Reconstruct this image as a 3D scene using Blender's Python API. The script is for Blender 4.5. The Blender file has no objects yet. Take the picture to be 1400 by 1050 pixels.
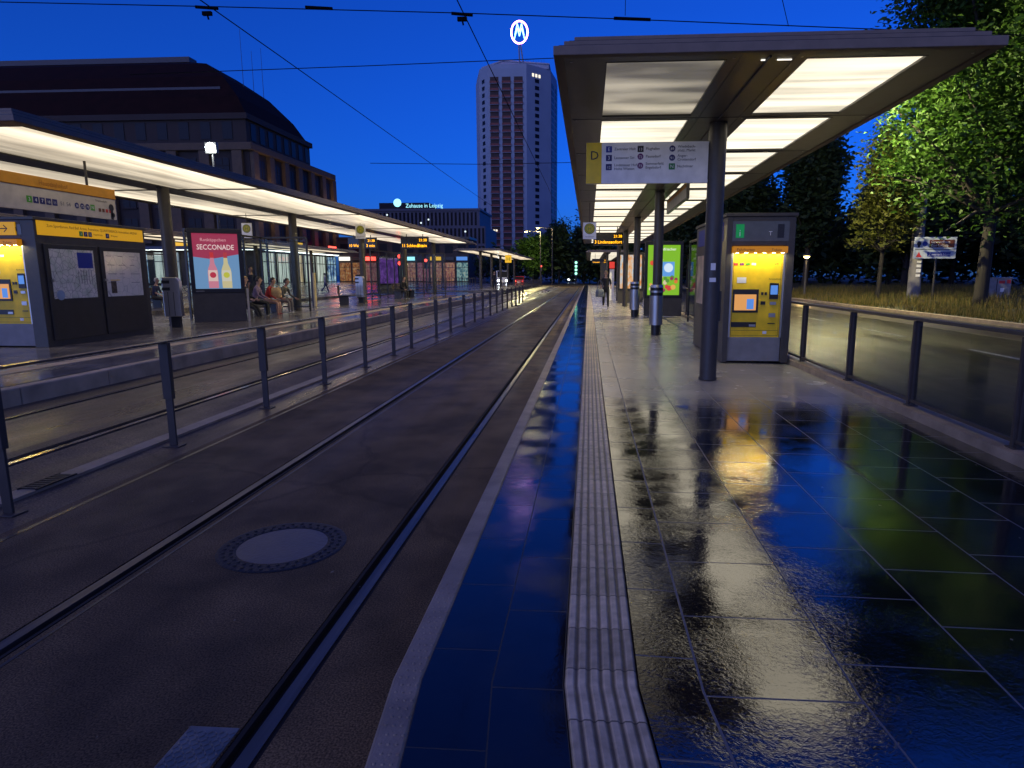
import bpy, bmesh, math, random
import numpy as np
from mathutils import Vector, Matrix, Euler
PI = math.pi
R = math.radians
rnd = random.Random(7)
K = .25      # long dusk exposure: every lamp is this much of its exposure-0 value
sc = bpy.context.scene
col = sc.collection

# ------------------------------------------------------------------ materials
def newmat(name):
    m = bpy.data.materials.new(name); m.use_nodes = True
    nt = m.node_tree
    return m, nt, nt.nodes, nt.links, nt.nodes['Principled BSDF']

def mat(name, c, rough=.5, metal=0., var=.12, scale=6., bump=0., bscale=40., trans=0., spec=.5, stretch=None):
    m, nt, N, L, b = newmat(name)
    b.inputs['Roughness'].default_value = rough
    b.inputs['Metallic'].default_value = metal
    b.inputs['Specular IOR Level'].default_value = spec
    tc = N.new('ShaderNodeTexCoord')
    mp = N.new('ShaderNodeMapping')
    if stretch: mp.inputs['Scale'].default_value = stretch
    L.new(tc.outputs['Object'], mp.inputs['Vector'])
    if var:
        n = N.new('ShaderNodeTexNoise'); n.inputs['Scale'].default_value = scale; n.inputs['Detail'].default_value = 5
        L.new(mp.outputs['Vector'], n.inputs['Vector'])
        r = N.new('ShaderNodeValToRGB')
        r.color_ramp.elements[0].position = .3; r.color_ramp.elements[1].position = .7
        r.color_ramp.elements[0].color = (*[max(0, x*(1-var)) for x in c], 1)
        r.color_ramp.elements[1].color = (*[min(1, x*(1+var)) for x in c], 1)
        L.new(n.outputs['Fac'], r.inputs['Fac']); L.new(r.outputs['Color'], b.inputs['Base Color'])
        mr = N.new('ShaderNodeMapRange')
        mr.inputs['To Min'].default_value = max(.02, rough*.8); mr.inputs['To Max'].default_value = min(1, rough*1.25)
        L.new(n.outputs['Fac'], mr.inputs['Value']); L.new(mr.outputs['Result'], b.inputs['Roughness'])
    else:
        b.inputs['Base Color'].default_value = (*c, 1)
    if bump:
        n2 = N.new('ShaderNodeTexNoise'); n2.inputs['Scale'].default_value = bscale; n2.inputs['Detail'].default_value = 4
        L.new(mp.outputs['Vector'], n2.inputs['Vector'])
        bp = N.new('ShaderNodeBump'); bp.inputs['Strength'].default_value = bump; bp.inputs['Distance'].default_value = .02
        L.new(n2.outputs['Fac'], bp.inputs['Height']); L.new(bp.outputs['Normal'], b.inputs['Normal'])
    return m

def emit(name, c, s, base=(.02, .02, .02)):
    m, nt, N, L, b = newmat(name)
    b.inputs['Base Color'].default_value = (*base, 1)
    b.inputs['Emission Color'].default_value = (*c, 1)
    b.inputs['Emission Strength'].default_value = s*K
    return m

def glass(name, tint=(.86, .9, .9), rough=.02, refl=.22):
    # thin architectural glass: mostly see-through, Fresnel reflection
    m = bpy.data.materials.new(name); m.use_nodes = True
    nt = m.node_tree; N = nt.nodes; L = nt.links; N.clear()
    o = N.new('ShaderNodeOutputMaterial'); mx = N.new('ShaderNodeMixShader')
    t = N.new('ShaderNodeBsdfTransparent'); t.inputs['Color'].default_value = (*tint, 1)
    g = N.new('ShaderNodeBsdfGlossy'); g.inputs['Roughness'].default_value = rough
    f = N.new('ShaderNodeFresnel'); f.inputs['IOR'].default_value = 1.5
    ad = N.new('ShaderNodeMath'); ad.operation = 'MULTIPLY'; ad.inputs[1].default_value = refl; ad.use_clamp = True
    L.new(f.outputs[0], ad.inputs[0]); L.new(ad.outputs[0], mx.inputs['Fac'])
    L.new(t.outputs[0], mx.inputs[1]); L.new(g.outputs[0], mx.inputs[2]); L.new(mx.outputs[0], o.inputs['Surface'])
    return m

def math_node(N, L, op, a, b=None, clamp=False):
    n = N.new('ShaderNodeMath'); n.operation = op; n.use_clamp = clamp
    for i, v in enumerate((a, b)):
        if v is None: continue
        if isinstance(v, (int, float)): n.inputs[i].default_value = v
        else: L.new(v, n.inputs[i])
    return n.outputs[0]

def panel_light(name, c, s, lo=.45, streak=(.25, 7., 1.), dim=0., edge=None):
    s *= K
    # back-lit translucent glass with water streaks across it
    m, nt, N, L, b = newmat(name)
    b.inputs['Base Color'].default_value = (.55, .53, .45, 1); b.inputs['Roughness'].default_value = .25
    b.inputs['Emission Color'].default_value = (*c, 1)
    tc = N.new('ShaderNodeTexCoord'); mp = N.new('ShaderNodeMapping'); mp.inputs['Scale'].default_value = streak
    L.new(tc.outputs['Object'], mp.inputs['Vector'])
    n = N.new('ShaderNodeTexNoise'); n.inputs['Scale'].default_value = .8; n.inputs['Detail'].default_value = 3
    n.inputs['Distortion'].default_value = .6
    L.new(mp.outputs['Vector'], n.inputs['Vector'])
    mr = N.new('ShaderNodeMapRange'); mr.inputs['From Min'].default_value = .33; mr.inputs['From Max'].default_value = .62
    mr.inputs['To Min'].default_value = s*lo; mr.inputs['To Max'].default_value = s
    L.new(n.outputs['Fac'], mr.inputs['Value'])
    if dim:
        g = N.new('ShaderNodeTexNoise'); g.inputs['Scale'].default_value = dim; g.inputs['Detail'].default_value = 2
        mpg = N.new('ShaderNodeMapping'); mpg.inputs['Scale'].default_value = (.45, 1.5, 1); mpg.inputs['Location'].default_value = (.25, .55, 0)
        L.new(tc.outputs['Object'], mpg.inputs['Vector']); L.new(mpg.outputs[0], g.inputs['Vector'])
        m2 = N.new('ShaderNodeMapRange'); m2.inputs['From Min'].default_value = .4; m2.inputs['From Max'].default_value = .62
        m2.inputs['To Min'].default_value = .12; m2.inputs['To Max'].default_value = .8
        L.new(g.outputs['Fac'], m2.inputs['Value'])
        mu = N.new('ShaderNodeMath'); mu.operation = 'MULTIPLY'
        L.new(mr.outputs['Result'], mu.inputs[0]); L.new(m2.outputs['Result'], mu.inputs[1])
        L.new(mu.outputs[0], b.inputs['Emission Strength'])
    elif edge:      # tubes run along the outer edges, so the glass fades towards the middle beam
        sx = N.new('ShaderNodeSeparateXYZ'); L.new(tc.outputs['Object'], sx.inputs[0])
        d = math_node(N, L, 'ABSOLUTE', math_node(N, L, 'SUBTRACT', sx.outputs['X'], edge[0]))
        m2 = N.new('ShaderNodeMapRange'); m2.inputs['From Min'].default_value = edge[1]; m2.inputs['From Max'].default_value = edge[2]
        m2.inputs['To Min'].default_value = .38; m2.inputs['To Max'].default_value = 1.05
        L.new(d, m2.inputs['Value'])
        L.new(math_node(N, L, 'MULTIPLY', mr.outputs['Result'], math_node(N, L, 'POWER', m2.outputs['Result'], 1.4)), b.inputs['Emission Strength'])
    else:
        L.new(mr.outputs['Result'], b.inputs['Emission Strength'])
    return m

def lit_window(name, cols, s, scale=(1., .5, .35)):
    # a lit interior seen through a window: vertical goods / curtain shapes of different colours
    m, nt, N, L, b = newmat(name)
    b.inputs['Base Color'].default_value = (.03, .03, .04, 1); b.inputs['Roughness'].default_value = .15
    tc = N.new('ShaderNodeTexCoord'); mp = N.new('ShaderNodeMapping'); mp.inputs['Scale'].default_value = scale
    L.new(tc.outputs['Object'], mp.inputs['Vector'])
    n = N.new('ShaderNodeTexNoise'); n.inputs['Scale'].default_value = 1.6; n.inputs['Detail'].default_value = 4; n.inputs['Roughness'].default_value = .65
    L.new(mp.outputs['Vector'], n.inputs['Vector'])
    r = N.new('ShaderNodeValToRGB'); cr = r.color_ramp
    while len(cr.elements) < len(cols): cr.elements.new(.5)
    for i, c in enumerate(cols):
        cr.elements[i].position = .3+.4*i/(len(cols)-1); cr.elements[i].color = (*c, 1)
    L.new(n.outputs['Fac'], r.inputs['Fac']); L.new(r.outputs['Color'], b.inputs['Emission Color'])
    b.inputs['Emission Strength'].default_value = s*K
    return m

def tile_mat(name, wet_all=False, left=False):
    # slate-like platform tiles; rain has wetted everything outside the roof's drip line
    m, nt, N, L, b = newmat(name)
    uv = N.new('ShaderNodeUVMap'); uv.uv_map = 'plan'
    sx = N.new('ShaderNodeSeparateXYZ'); L.new(uv.outputs[0], sx.inputs[0])
    # joints
    mp = N.new('ShaderNodeMapping'); mp.inputs['Rotation'].default_value = (0, 0, R(90))
    mp.inputs['Location'].default_value = (-.09, .125 if not left else .08, 0)
    L.new(uv.outputs[0], mp.inputs['Vector'])
    br = N.new('ShaderNodeTexBrick'); br.inputs['Scale'].default_value = 1
    br.offset = .42; br.offset_frequency = 2
    br.inputs['Brick Width'].default_value = .575; br.inputs['Row Height'].default_value = .575 if not left else .275
    br.inputs['Mortar Size'].default_value = .0048 if not left else .003; br.inputs['Mortar Smooth'].default_value = .3
    br.inputs['Color1'].default_value = (.75, .75, .75, 1); br.inputs['Color2'].default_value = (1.15, 1.15, 1.15, 1)
    br.inputs['Mortar'].default_value = (.4, .4, .4, 1)
    L.new(mp.outputs[0], br.inputs['Vector'])
    # wet mask
    nz = N.new('ShaderNodeTexNoise'); nz.inputs['Scale'].default_value = 1.3; nz.inputs['Detail'].default_value = 5
    L.new(uv.outputs[0], nz.inputs['Vector'])
    if wet_all:
        wet = math_node(N, L, 'ADD', 1.0, 0)
    else:
        y = math_node(N, L, 'ADD', sx.outputs['Y'], math_node(N, L, 'MULTIPLY', math_node(N, L, 'SUBTRACT', nz.outputs['Fac'], .5), 1.6))
        mr = N.new('ShaderNodeMapRange'); mr.interpolation_type = 'SMOOTHSTEP'
        mr.inputs['From Min'].default_value = 8.7; mr.inputs['From Max'].default_value = 6.9
        L.new(y, mr.inputs['Value']); wet = mr.outputs['Result']
    st = N.new('ShaderNodeTexNoise'); st.inputs['Scale'].default_value = 9; st.inputs['Detail'].default_value = 6
    L.new(uv.outputs[0], st.inputs['Vector'])
    dry = N.new('ShaderNodeMixRGB'); dry.inputs[1].default_value = (.28, .255, .215, 1); dry.inputs[2].default_value = (.40, .37, .32, 1)
    L.new(st.outputs['Fac'], dry.inputs[0])
    wc = N.new('ShaderNodeMixRGB'); wc.inputs[1].default_value = (.006, .006, .007, 1); wc.inputs[2].default_value = (.014, .014, .014, 1)
    L.new(st.outputs['Fac'], wc.inputs[0])
    mx = N.new('ShaderNodeMixRGB'); L.new(wet, mx.inputs[0]); L.new(dry.outputs[0], mx.inputs[1]); L.new(wc.outputs[0], mx.inputs[2])
    mu = N.new('ShaderNodeMixRGB'); mu.blend_type = 'MULTIPLY'; mu.inputs[0].default_value = .9
    L.new(mx.outputs[0], mu.inputs[1]); L.new(br.outputs['Color'], mu.inputs[2])
    # grit in the joints stays matt and a little lighter than the soaked slabs
    jt = N.new('ShaderNodeMixRGB'); L.new(br.outputs['Fac'], jt.inputs[0]); L.new(mu.outputs[0], jt.inputs[1])
    jc = N.new('ShaderNodeMixRGB'); L.new(wet, jc.inputs[0]); jc.inputs[1].default_value = (.03, .027, .024, 1); jc.inputs[2].default_value = (.07, .062, .05, 1) if not left else (.03, .028, .024, 1)
    L.new(jc.outputs[0], jt.inputs[2]); L.new(jt.outputs[0], b.inputs['Base Color'])
    # roughness
    pud = N.new('ShaderNodeTexNoise'); pud.inputs['Scale'].default_value = 2.2; pud.inputs['Detail'].default_value = 3
    L.new(uv.outputs[0], pud.inputs['Vector'])
    wr = N.new('ShaderNodeMapRange'); wr.inputs['From Min'].default_value = .35; wr.inputs['From Max'].default_value = .7
    wr.inputs['To Min'].default_value = .025; wr.inputs['To Max'].default_value = .10 if not left else .26
    L.new(pud.outputs['Fac'], wr.inputs['Value'])
    dr = N.new('ShaderNodeMapRange'); dr.inputs['To Min'].default_value = .23; dr.inputs['To Max'].default_value = .30
    L.new(pud.outputs['Fac'], dr.inputs['Value'])
    rm = N.new('ShaderNodeMix'); L.new(wet, rm.inputs[0]); L.new(dr.outputs[0], rm.inputs[2]); L.new(wr.outputs[0], rm.inputs[3])
    rj = N.new('ShaderNodeMix'); L.new(br.outputs['Fac'], rj.inputs[0]); L.new(rm.outputs[0], rj.inputs[2]); rj.inputs[3].default_value = .7
    L.new(rj.outputs[0], b.inputs['Roughness'])
    b.inputs['IOR'].default_value = 2.4 if not left else 1.6
    # riven slate + water film
    n1 = N.new('ShaderNodeTexNoise'); n1.inputs['Scale'].default_value = 50; n1.inputs['Detail'].default_value = 5; n1.inputs['Roughness'].default_value = .5
    n1.inputs['Distortion'].default_value = 1.1
    mp2 = N.new('ShaderNodeMapping'); mp2.inputs['Scale'].default_value = (.95, 1.05, 1)
    L.new(uv.outputs[0], mp2.inputs['Vector']); L.new(mp2.outputs[0], n1.inputs['Vector'])
    n4 = N.new('ShaderNodeTexNoise'); n4.inputs['Scale'].default_value = 13; n4.inputs['Detail'].default_value = 2; n4.inputs['Distortion'].default_value = .6
    L.new(uv.outputs[0], n4.inputs['Vector'])
    hs = math_node(N, L, 'SUBTRACT', math_node(N, L, 'ADD', n1.outputs['Fac'], math_node(N, L, 'MULTIPLY', n4.outputs['Fac'], .9)), math_node(N, L, 'MULTIPLY', br.outputs['Fac'], .8))
    bp = N.new('ShaderNodeBump'); bp.inputs['Strength'].default_value = .22 if not left else .11; bp.inputs['Distance'].default_value = .0065
    amp = N.new('ShaderNodeMapRange'); amp.inputs['From Min'].default_value = .4; amp.inputs['From Max'].default_value = .62
    amp.inputs['To Min'].default_value = .22; amp.inputs['To Max'].default_value = 1
    L.new(pud.outputs['Fac'], amp.inputs['Value'])
    cm_ = N.new('ShaderNodeMapRange'); cm_.inputs['From Min'].default_value = 1.35; cm_.inputs['From Max'].default_value = 2.2; cm_.inputs['To Min'].default_value = 1; cm_.inputs['To Max'].default_value = .5
    L.new(sx.outputs['X'], cm_.inputs['Value'])
    L.new(math_node(N, L, 'MULTIPLY', math_node(N, L, 'MULTIPLY', hs, amp.outputs['Result']), cm_.outputs[0]), bp.inputs['Height']); L.new(bp.outputs[0], b.inputs['Normal'])
    return m

def asphalt(name, c, wet=.5, lo=.12, hi=.6, grain=60., pud_scale=.35, yspread=.15, grit=.5, spec=.5):
    m, nt, N, L, b = newmat(name)
    tc = N.new('ShaderNodeTexCoord')
    mp = N.new('ShaderNodeMapping'); mp.inputs['Scale'].default_value = (1, yspread, 1)
    L.new(tc.outputs['Object'], mp.inputs['Vector'])
    n = N.new('ShaderNodeTexNoise'); n.inputs['Scale'].default_value = pud_scale; n.inputs['Detail'].default_value = 6; n.inputs['Roughness'].default_value = .6
    L.new(mp.outputs[0], n.inputs['Vector'])
    g = N.new('ShaderNodeTexNoise'); g.inputs['Scale'].default_value = grain; g.inputs['Detail'].default_value = 2
    L.new(tc.outputs['Object'], g.inputs['Vector'])
    big = N.new('ShaderNodeTexNoise'); big.inputs['Scale'].default_value = 1.7; big.inputs['Detail'].default_value = 6
    L.new(tc.outputs['Object'], big.inputs['Vector'])
    r = N.new('ShaderNodeValToRGB'); r.color_ramp.elements[0].position = .36; r.color_ramp.elements[1].position = .68
    r.color_ramp.elements[0].color = (*[x*.45 for x in c], 1); r.color_ramp.elements[1].color = (*[x*1.7 for x in c], 1)
    L.new(g.outputs['Fac'], r.inputs['Fac'])
    mu = N.new('ShaderNodeMixRGB'); mu.blend_type = 'MULTIPLY'; mu.inputs[0].default_value = .85
    br_ = N.new('ShaderNodeValToRGB'); br_.color_ramp.elements[0].position = .34; br_.color_ramp.elements[1].position = .66
    br_.color_ramp.elements[0].color = (.30, .30, .31, 1); br_.color_ramp.elements[1].color = (.95, .92, .88, 1)
    L.new(big.outputs['Fac'], br_.inputs['Fac'])
    # tar-filled cracks
    vo = N.new('ShaderNodeTexVoronoi'); vo.feature = 'DISTANCE_TO_EDGE'; vo.inputs['Scale'].default_value = .28
    wn = N.new('ShaderNodeTexNoise'); wn.inputs['Scale'].default_value = 1.6; wn.inputs['Detail'].default_value = 5
    L.new(tc.outputs['Object'], wn.inputs['Vector'])
    va = N.new('ShaderNodeMixRGB'); va.blend_type = 'ADD'; va.inputs[0].default_value = .5
    L.new(tc.outputs['Object'], va.inputs[1]); L.new(wn.outputs['Color'], va.inputs[2]); L.new(va.outputs[0], vo.inputs['Vector'])
    ck = N.new('ShaderNodeMapRange'); ck.inputs['From Min'].default_value = .003; ck.inputs['From Max'].default_value = .010; ck.inputs['To Min'].default_value = .68
    L.new(vo.outputs['Distance'], ck.inputs['Value'])
    m0 = N.new('ShaderNodeMixRGB'); m0.blend_type = 'MULTIPLY'; m0.inputs[0].default_value = 1
    L.new(br_.outputs[0], m0.inputs[1]); L.new(ck.outputs[0], m0.inputs[2])
    L.new(r.outputs[0], mu.inputs[1]); L.new(m0.outputs[0], mu.inputs[2]); L.new(mu.outputs[0], b.inputs['Base Color'])
    b.inputs['Specular IOR Level'].default_value = spec
    mr = N.new('ShaderNodeMapRange'); mr.inputs['From Min'].default_value = wet-.14; mr.inputs['From Max'].default_value = wet+.14
    mr.inputs['To Min'].default_value = lo; mr.inputs['To Max'].default_value = hi
    L.new(n.outputs['Fac'], mr.inputs['Value']); L.new(mr.outputs[0], b.inputs['Roughness'])
    bp = N.new('ShaderNodeBump'); bp.inputs['Strength'].default_value = grit; bp.inputs['Distance'].default_value = .006
    L.new(g.outputs['Fac'], bp.inputs['Height']); L.new(bp.outputs[0], b.inputs['Normal'])
    return m

M = {}
M['dark'] = mat('dark_metal', (.045, .042, .038), .38, .3)
M['frame'] = mat('bronze_grey_metal', (.066, .058, .048), .42, .2, var=.15)
M['steel'] = mat('brushed_steel', (.45, .44, .42), .3, .9, stretch=(30, 30, 1.5))
M['railpost'] = mat('painted_post', (.06, .05, .042), .5, .0, spec=.35)
M['black'] = mat('black_plastic', (.012, .012, .013), .35)
M['white'] = mat('white_enamel', (.82, .81, .80), .35)
M['yellow'] = mat('yellow_enamel', (.86, .57, .012), .4)
M['orange'] = mat('orange_enamel', (.62, .27, .01), .4)
M['greybase'] = mat('grey_plinth', (.20, .20, .21), .5)
M['ink'] = mat('ink', (.012, .012, .02), .5, var=0)
M['inkblue'] = mat('ink_blue', (.012, .014, .13), .5, var=0)
M['inkgrey'] = mat('ink_grey', (.12, .12, .13), .5, var=0)
M['paint_white'] = mat('white_lettering', (.8, .8, .8), .5, var=0)
M['violet'] = mat('violet', (.14, .02, .15), .5, var=0)
M['green'] = mat('green', (.01, .2, .05), .5, var=0)
M['lime'] = mat('line_green', (.06, .32, .02), .5, var=0)
M['red'] = mat('red', (.5, .03, .03), .5, var=0)
M['brown'] = mat('sign_brown', (.12, .035, .012), .5, var=0)
M['signblue'] = mat('sign_blue', (.01, .03, .28), .5, var=0)
M['concrete'] = mat('wet_concrete', (.32, .25, .17), .5, var=.3, scale=4, bump=.25, bscale=70)
M['fascia'] = mat('fascia_metal', (.22, .17, .125), .55, .0, spec=.3)
M['soffit'] = mat('soffit_metal', (.125, .112, .09), .42, .1, var=.1)
M['glass'] = glass('clear_glass')
M['railglass'] = glass('rail_glass', (.80, .82, .78), .03, .16)
M['wire'] = mat('wire', (.006, .006, .007), .9, var=0, spec=.05)
M['tile'] = tile_mat('platform_tile')
M['tile_wet'] = tile_mat('edge_tile', True, True)
M['track'] = asphalt('track_asphalt', (.185, .125, .06), .46, .45, .8, grain=115, pud_scale=.8, spec=.22)
M['trackwet'] = asphalt('far_track_asphalt', (.17, .12, .07), .5, .2, .6, grain=75, pud_scale=1.0, spec=.35)
M['road'] = asphalt('road_asphalt', (.072, .062, .04), .52, .3, .6, grain=50, pud_scale=.6, spec=.3)
M['plaza'] = asphalt('plaza_paving', (.10, .095, .09), .55, .1, .4, grain=30, pud_scale=.3, yspread=.4)
M['lplat'] = asphalt('platform_paving', (.22, .20, .18), .55, .12, .38, grain=18, pud_scale=.5, yspread=.5, grit=.1)
M['ground'] = asphalt('ground_asphalt', (.05, .048, .045), .5, .25, .6, grain=20, pud_scale=.2)
M['rail'] = mat('rail_steel', (.11, .10, .09), .36, .7, var=.45, scale=3, stretch=(8, .4, 1))
M['railwet'] = mat('rail_steel_wet', (.35, .33, .30), .18, .9, var=.3, scale=3, stretch=(8, .4, 1))
M['plate'] = mat('chequer_plate', (.32, .28, .22), .34, .75, var=.25, scale=9)
M['groove'] = mat('groove_dirt', (.008, .007, .006), .8)
M['iron'] = mat('cast_iron', (.022, .02, .018), .5, .3, bump=.3, bscale=60)
M['soil'] = mat('verge_soil', (.045, .045, .02), .9, var=.4, scale=1.5)
WARM = (1., .84, .55)
M['lpR'] = panel_light('canopy_light', (1., .90, .70), 1.5, .45, (.3, 3.2, 1.))
M['lpRfirst'] = panel_light('canopy_light_failing', (1., .88, .66), .85, .6, (.3, 3.2, 1.), dim=.8)
M['lpL'] = panel_light('canopy_light_far', (1., .85, .62), 1.65, .5, (3.2, .35, 1.), edge=(-11.72, .37, 2.75))
M['lpF'] = panel_light('canopy_light_plain', (1., .83, .57), 1.3, .4, (3.2, .35, 1.))
M['lpS'] = emit('canopy_light_small', WARM, 1.7)
M['led'] = emit('led_amber', (1., .42, .0), 3.)
M['bulb'] = emit('bulb_white', (.85, .95, 1.), 60.)
M['sodium'] = emit('bulb_sodium', (1., .75, .25), 30.)
M['leds'] = emit('led_white', (1., .95, .6), 200.)
M['neon'] = emit('neon_cyan', (.16, .45, 1.), 7.)
M['neonw'] = emit('neon_ring', (1., .36, .9), 9.)
M['cyanlet'] = emit('letter_cyan', (.35, .85, 1.), 1.5)
M['redlamp'] = emit('lamp_red', (1., .06, .04), 5.)
M['greenlamp'] = emit('lamp_green', (.3, 1., .6), 2.5)
M['white_e'] = emit('lit_white', (1., .95, .85), 1.6)
M['strip_e'] = emit('tube_light', (.9, 1., .95), 3.)
M['yel_e'] = emit('lit_yellow', (1., .55, .02), .9)
M['yel_lit'] = emit('backlit_yellow', (1., .5, .01), .38, base=(.6, .33, .01))
M['org_lit'] = emit('backlit_orange', (1., .36, .01), .3, base=(.5, .22, .01))
M['badge'] = emit('badge_green', (.0, .45, .12), .3, base=(.01, .2, .05))
M['screen'] = emit('screen_orange', (1., .45, .12), .7)
M['screenb'] = emit('screen_blue', (.12, .35, 1.), .7)

# ------------------------------------------------------------------ builders
class MB:
    def __init__(s): s.v = []; s.f = []; s.m = []; s.sm = []
    def add(s, vs, fs, mi=0, smooth=False):
        o = len(s.v); s.v += [tuple(x) for x in vs]
        for f in fs: s.f.append(tuple(i+o for i in f)); s.m.append(mi); s.sm.append(smooth)
        return s
    def box(s, x0, x1, y0, y1, z0, z1, mi=0):
        return s.add([(x0, y0, z0), (x1, y0, z0), (x1, y1, z0), (x0, y1, z0), (x0, y0, z1), (x1, y0, z1), (x1, y1, z1), (x0, y1, z1)],
              [(0, 3, 2, 1), (4, 5, 6, 7), (0, 1, 5, 4), (1, 2, 6, 5), (2, 3, 7, 6), (3, 0, 4, 7)], mi)
    def cyl(s, p, q, r0, r1=None, n=12, mi=0, caps=True, smooth=True):
        r1 = r0 if r1 is None else r1
        p = Vector(p); q = Vector(q); d = (q-p).normalized()
        a = d.orthogonal().normalized(); b = d.cross(a)
        vs = []
        for c, r in ((p, r0), (q, r1)):
            for i in range(n):
                t = 2*PI*i/n; vs.append(c+a*math.cos(t)*r+b*math.sin(t)*r)
        s.add(vs, [(i, (i+1) % n, n+(i+1) % n, n+i) for i in range(n)], mi, smooth)
        if caps: s.add(vs, [tuple(range(n))[::-1], tuple(range(n, 2*n))], mi)
        return s
    def tube(s, pts, r, n=6, mi=0):
        for a, b in zip(pts, pts[1:]): s.cyl(a, b, r, r, n, mi)
        return s
    def prism(s, poly, z0, z1, mi=0):
        n = len(poly)
        return s.add([(x, y, z0) for x, y in poly]+[(x, y, z1) for x, y in poly],
              [tuple(range(n))[::-1], tuple(range(n, 2*n))]+[(i, (i+1) % n, n+(i+1) % n, n+i) for i in range(n)], mi)
    def prismY(s, poly, y0, y1, mi=0):   # poly in x,z seen from -y, counter-clockwise
        n = len(poly)
        return s.add([(x, y0, z) for x, z in poly]+[(x, y1, z) for x, z in poly],
              [tuple(range(n)), tuple(range(n, 2*n))[::-1]]+[((i+1) % n, i, n+i, n+(i+1) % n) for i in range(n)], mi)
    def ell(s, c, r, n=10, k=7, mi=0):
        vs = []; fs = []
        for j in range(k+1):
            ph = PI*j/k
            for i in range(n):
                t = 2*PI*i/n
                vs.append((c[0]+r[0]*math.sin(ph)*math.cos(t), c[1]+r[1]*math.sin(ph)*math.sin(t), c[2]+r[2]*math.cos(ph)))
        for j in range(k):
            for i in range(n): fs.append((j*n+i, (j+1)*n+i, (j+1)*n+(i+1) % n, j*n+(i+1) % n))
        return s.add(vs, fs, mi, True)
    def quad(s, a, b, c, d, mi=0): return s.add([a, b, c, d], [(0, 1, 2, 3)], mi)
    def disc(s, c, r, n=20, mi=0, axis='y'):
        vs = []
        for i in range(n):
            t = 2*PI*i/n
            if axis == 'y': vs.append((c[0]+r*math.cos(t), c[1], c[2]+r*math.sin(t)))
            elif axis == 'z': vs.append((c[0]+r*math.cos(t), c[1]+r*math.sin(t), c[2]))
            else: vs.append((c[0], c[1]+r*math.cos(t), c[2]+r*math.sin(t)))
        return s.add(vs, [tuple(range(n))], mi)
    def mesh(s, name, mats):
        me = bpy.data.meshes.new(name)
        me.from_pydata(s.v, [], s.f)
        for m in mats: me.materials.append(m)
        me.polygons.foreach_set('material_index', s.m)
        me.polygons.foreach_set('use_smooth', s.sm)
        me.update(); return me
    def build(s, name, mats, parent=None, loc=(0, 0, 0), rot=(0, 0, 0), bevel=0.):
        if not isinstance(mats, (list, tuple)): mats = [mats]
        o = bpy.data.objects.new(name, s.mesh(name, mats)); col.objects.link(o)
        o.parent = parent; o.location = loc; o.rotation_euler = rot
        if bevel:
            b = o.modifiers.new('bevel', 'BEVEL'); b.width = bevel; b.segments = 2; b.limit_method = 'ANGLE'
        return o

def tag(o, label, cat, group=None):
    o['label'] = label; o['category'] = cat
    if group: o['group'] = group
    return o
def thing(name, label, cat, loc=(0, 0, 0), rz=0., group=None):
    o = bpy.data.objects.new(name, None); col.objects.link(o)
    o.location = loc; o.rotation_euler = (0, 0, rz); o.empty_display_size = .1
    return tag(o, label, cat, group)
def struct(o, kind='structure'):
    o['kind'] = kind; return o
def link_copy(o, parent=None, loc=None, rot=None):
    c = o.copy(); col.objects.link(c); c.parent = parent
    if loc is not None: c.location = loc
    if rot is not None: c.rotation_euler = rot
    return c
def copy_tree(o, parent=None):
    c = o.copy(); col.objects.link(c); c.parent = parent
    for ch in list(o.children): copy_tree(ch, c)
    return c
PENDING = []
def text(name, s, size, m, parent, loc, rot=(PI/2, 0, 0), align='LEFT', sx=1., ext=0.):
    cu = bpy.data.curves.new(name, 'FONT'); cu.body = s; cu.size = size; cu.align_x = align
    cu.resolution_u = 2; cu.extrude = ext
    o = bpy.data.objects.new(name, cu); col.objects.link(o); cu.materials.append(m)
    o.parent = parent; o.location = loc; o.rotation_euler = rot; o.scale = (sx, 1, 1)
    PENDING.append(o); return o

# ------------------------------------------------------------------ ground
def bend(y): return .1*(2.24-y) if y < 2.24 else 0.
YS = [-3, 2.24, 100]
def strip(name, prof, m, ys=YS, bent=True, uvname='plan'):
    """profile of (x,z) swept along y, the near end turning with the platform"""
    vs = []; fs = []; n = len(prof); uv = []
    for y in ys:
        for x, z in prof: vs.append((x+(bend(y) if bent else 0), y, z)); uv.append((x, y))
    for j in range(len(ys)-1):
        for i in range(n-1): fs.append((j*n+i, j*n+i+1, (j+1)*n+i+1, (j+1)*n+i))
    me = bpy.data.meshes.new(name); me.from_pydata(vs, [], fs); me.materials.append(m)
    ul = me.uv_layers.new(name=uvname)
    for p in me.polygons:
        for li in p.loop_indices: ul.data[li].uv = uv[me.loops[li].vertex_index]
    o = bpy.data.objects.new(name, me); col.objects.link(o)
    return struct(o)

g = MB(); g.quad((-1500, -60, -.32), (1500, -60, -.32), (1500, 2500, -.32), (-1500, 2500, -.32)).build('ground', M['ground'])
struct(bpy.data.objects['ground'])
strip('platform', [(.21, .004), (.447, -.0045), (.453, .0), (1.027, -.001), (1.033, -.001), (3.9, -.043), (3.9, -.3)], M['tile'])   # slab tilts shaped to steer the canopy reflections
strip('platform_edge_paving', [(-.63, 0), (-.08, 0)], M['tile_wet'])
strip('kerb', [(-.745, -.3), (-.745, -.008), (-.735, .004), (-.64, .004), (-.63, -.004)], M['concrete'])
# little warning studs on the near kerb stone
st = MB()
for j in range(90):
    y = -1.+j*.045
    for i in range(3):
        x = -.715+i*.028+(.014 if j % 2 else 0)
        st.cyl((x+bend(y), y, .002), (x+bend(y), y, .0085), .007, .004, 8)
struct(st.build('kerb_studs', M['concrete']))
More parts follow.
